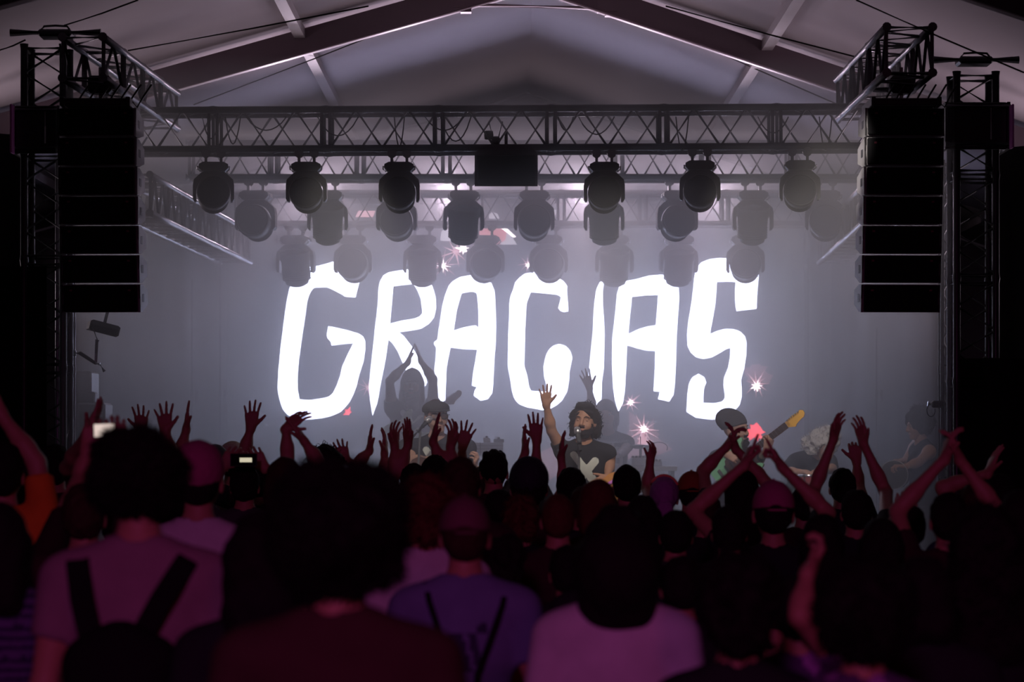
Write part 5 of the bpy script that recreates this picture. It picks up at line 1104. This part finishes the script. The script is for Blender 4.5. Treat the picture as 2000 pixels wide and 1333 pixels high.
crowd(398, 905, 15.4, 'half-hidden person behind the magenta skullcap with a narrow raised hand', .014, hair=('short', HB), shirt=TD, hseed=HS(), arms=[arm(-1, (364, 839), (367, 788), 15.5, 'i', dy=0, spread=.1, curl=.05, e=(351, 890, 0))])
crowd(420, 868, 17.2, 'dark bucket hat at the stage edge, left of centre', .02, hair=('short', HB), hat=('bucket', mat('dark_hat', (.06, .07, .07), .8)), shirt=TB, hseed=HS())
crowd(455, 866, 17.5, 'pale cream cap catching the stage light at the left of the stage edge', .012, hair=('short', HBR), hat=('beanie', CREAM), shirt=cloth('tan', (.5, .38, .2)), hseed=HS(), sleeve=.9)
# fill between rows
for cx, ht, Y, lab, hk, hmat in [(230, 985, 12.6, 'dark short hair behind the backpack wearer, low between the rows', 'short', HB), (705, 930, 12.8, 'dark hair partly hidden by the right side of the big afro', 'curly', HBR), (760, 935, 14.6, 'dark hair just right of the big afro', 'short', HB), (975, 955, 13.0, 'dark head left of the curly reddish hair', 'short', HB),
                                 (1140, 950, 14.0, 'dark short head behind the full dark red hair', 'short', HBR), (1255, 968, 12.2, 'dark head below the purple headscarf, on its left', 'long', HB), (1320, 995, 11.4, 'dark head under the orange-brown cap', 'short', HB), (1380, 962, 13.6, 'dark head between the orange-brown cap and the pointing arm', 'short', HBR),
                                 (1572, 945, 14.2, 'dark head right of the wide magenta cap', 'short', HB), (1605, 1005, 10.4, 'shadowed head left of the high clapping arms', 'long', HB), (1720, 1010, 10.2, 'shadowed head below the high clapping arms', 'bob', HB), (1775, 985, 12.0, 'dark head between the clapping and clasped arms', 'short', HB),
                                 (1900, 945, 12.6, 'dark head right of the clasped arms', 'short', HBR), (1110, 1065, 9.6, 'dark head left of the round bob, a row behind', 'short', HB), (985, 1050, 10.2, 'dark head right of the cap-wearing man', 'curly', HB), (700, 960, 10.8, 'dark head behind the big afro on its right', 'short', HB), (20, 915, 12.6, 'dark head under the reaching arm at the left edge', 'curly', HB),
                                 (600, 955, 13.2, 'dark head behind the big afro on its left', 'short', HB), (660, 915, 14.8, 'dark hair low under the small curly head', 'short', HB), (340, 960, 12.8, 'dark head between the afro and the magenta skullcap', 'short', HB), (1330, 1120, 8.6, 'dark head right of the white tee, a row behind', 'short', HB)]:
    crowd(cx, ht, Y, lab, .014, hair=(hk, hmat), shirt=random.choice([TB, TD, TG, TN]), hseed=HS(), q=.85,
          arms=[arm(-1, (1754, 1003), (1761, 985), 12.4, 'f', curl=.8, spread=.3, dy=.03)] if cx == 1775 else None)

# things the audience carries
def screen_phone(c, w, h, label, em, face=1, tilt=0):
    e = empty('phone', c, 0, label, 'phone'); e.rotation_euler = (0, R(tilt), 0)
    MB().box((0, 0, 0), (w, .009, h), bev=.002).build('case', PLA, e)
    MB().box((0, -.0052, 0), (w*.93, .001, h*.88)).build('screen', em, e)
    return e
a = P(204, 841, 10.0); screen_phone(a, .082, .054, 'phone glowing white while filming the stage, held up on the left', emat('phone_glow', (1, .80, .72), .75), tilt=-2)
ep = empty('phone', P(476, 899, 14.3), 0, 'dark phone held sideways with a small bright picture on it', 'phone')
MB().box((0, 0, 0), (.145, .009, .07), bev=.002).build('case', PLA, ep); MB().box((0, -.0052, 0), (.135, .001, .062)).build('screen', mat('phone_dark_screen', (.01, .01, .01), .7, spec=.05), ep)
pic = MB().box((.012, -.0066, .0), (.066, .001, .024)).build('picture', emat('phone_picture', (1, .9, .65), .6), ep)
a = P(1763, 982, 12.4); screen_phone(a, .06, .03, 'small phone screen glowing low between the arms on the right', emat('phone_small_glow', (.8, .95, 1), .6), tilt=-8)
# backpack
b0 = BP['obj']; s_ = BP['s']; e = empty('backpack', b0.location, 0, 'black backpack worn over the pink shirt, straps forming a V', 'backpack')
G = Sculpt(.03); G.ell((-.02, -.21, 1.10*s_), (.15, .10, .22)); G.cone((-.11, -.19, .95*s_), (.07, -.19, .95*s_), .09, .09); G.cone((-.10, -.19, 1.20*s_), (.06, -.19, 1.20*s_), .075, .075)
V, Fq = G.mesh(.012); mobj('bag', [(relax(V, Fq, 2), Fq)], CLOTHB, e)
def strap(pts, w, m, par, name='strap', t=.006):
    mb = MB(); v = []
    for i, p in enumerate(pts):
        p = Vector(p); d = (Vector(pts[min(i+1, len(pts)-1)])-Vector(pts[max(i-1, 0)])).normalized(); nrm = Vector((0, -1, .35)).normalized(); sd = d.cross(nrm).normalized()
        v += [p+sd*w/2+nrm*t, p-sd*w/2+nrm*t, p-sd*w/2-nrm*t, p+sd*w/2-nrm*t]
    f = []
    for i in range(len(pts)-1):
        for k in range(4): a_ = i*4+k; b_ = i*4+(k+1) % 4; f.append((a_, b_, b_+4, a_+4))
    f += [(3, 2, 1, 0), tuple(len(v)-4+k for k in range(4))]; mb.add(v, f); return mb.build(name, m, par)
strap([(-.165, .06, 1.44*s_), (-.155, -.02, 1.478*s_), (-.15, -.09, 1.45*s_), (-.13, -.145, 1.36*s_), (-.10, -.17, 1.25*s_)], .062, CLOTHB, e)
strap([(.165, .06, 1.44*s_), (.155, -.02, 1.478*s_), (.135, -.09, 1.45*s_), (.08, -.148, 1.36*s_), (.02, -.17, 1.25*s_)], .062, CLOTHB, e)
# sling straps
b0 = SL['obj']; s_ = SL['s']; e = empty('sling_bag', b0.location, 0, 'thin dark crossed bag straps on the blue-grey tee', 'bag')
strap([(-.12, .05, 1.46*s_), (-.12, -.03, 1.490*s_), (-.105, -.10, 1.43*s_), (-.07, -.138, 1.32*s_), (-.03, -.140, 1.20*s_), (-.0, -.130, 1.05*s_)], .018, CLOTHB, e)
strap([(.13, .05, 1.46*s_), (.13, -.03, 1.485*s_), (.115, -.10, 1.42*s_), (.075, -.138, 1.30*s_), (.04, -.140, 1.20*s_), (.03, -.130, 1.05*s_)], .018, CLOTHB, e)
G = Sculpt(.02); G.ell((.01, -.17, 1.0*s_), (.10, .05, .10)); V, Fq = G.mesh(.012); mobj('pouch', [(V, Fq)], CLOTHB, e)
print('MAX REACH', ARM['bend'])
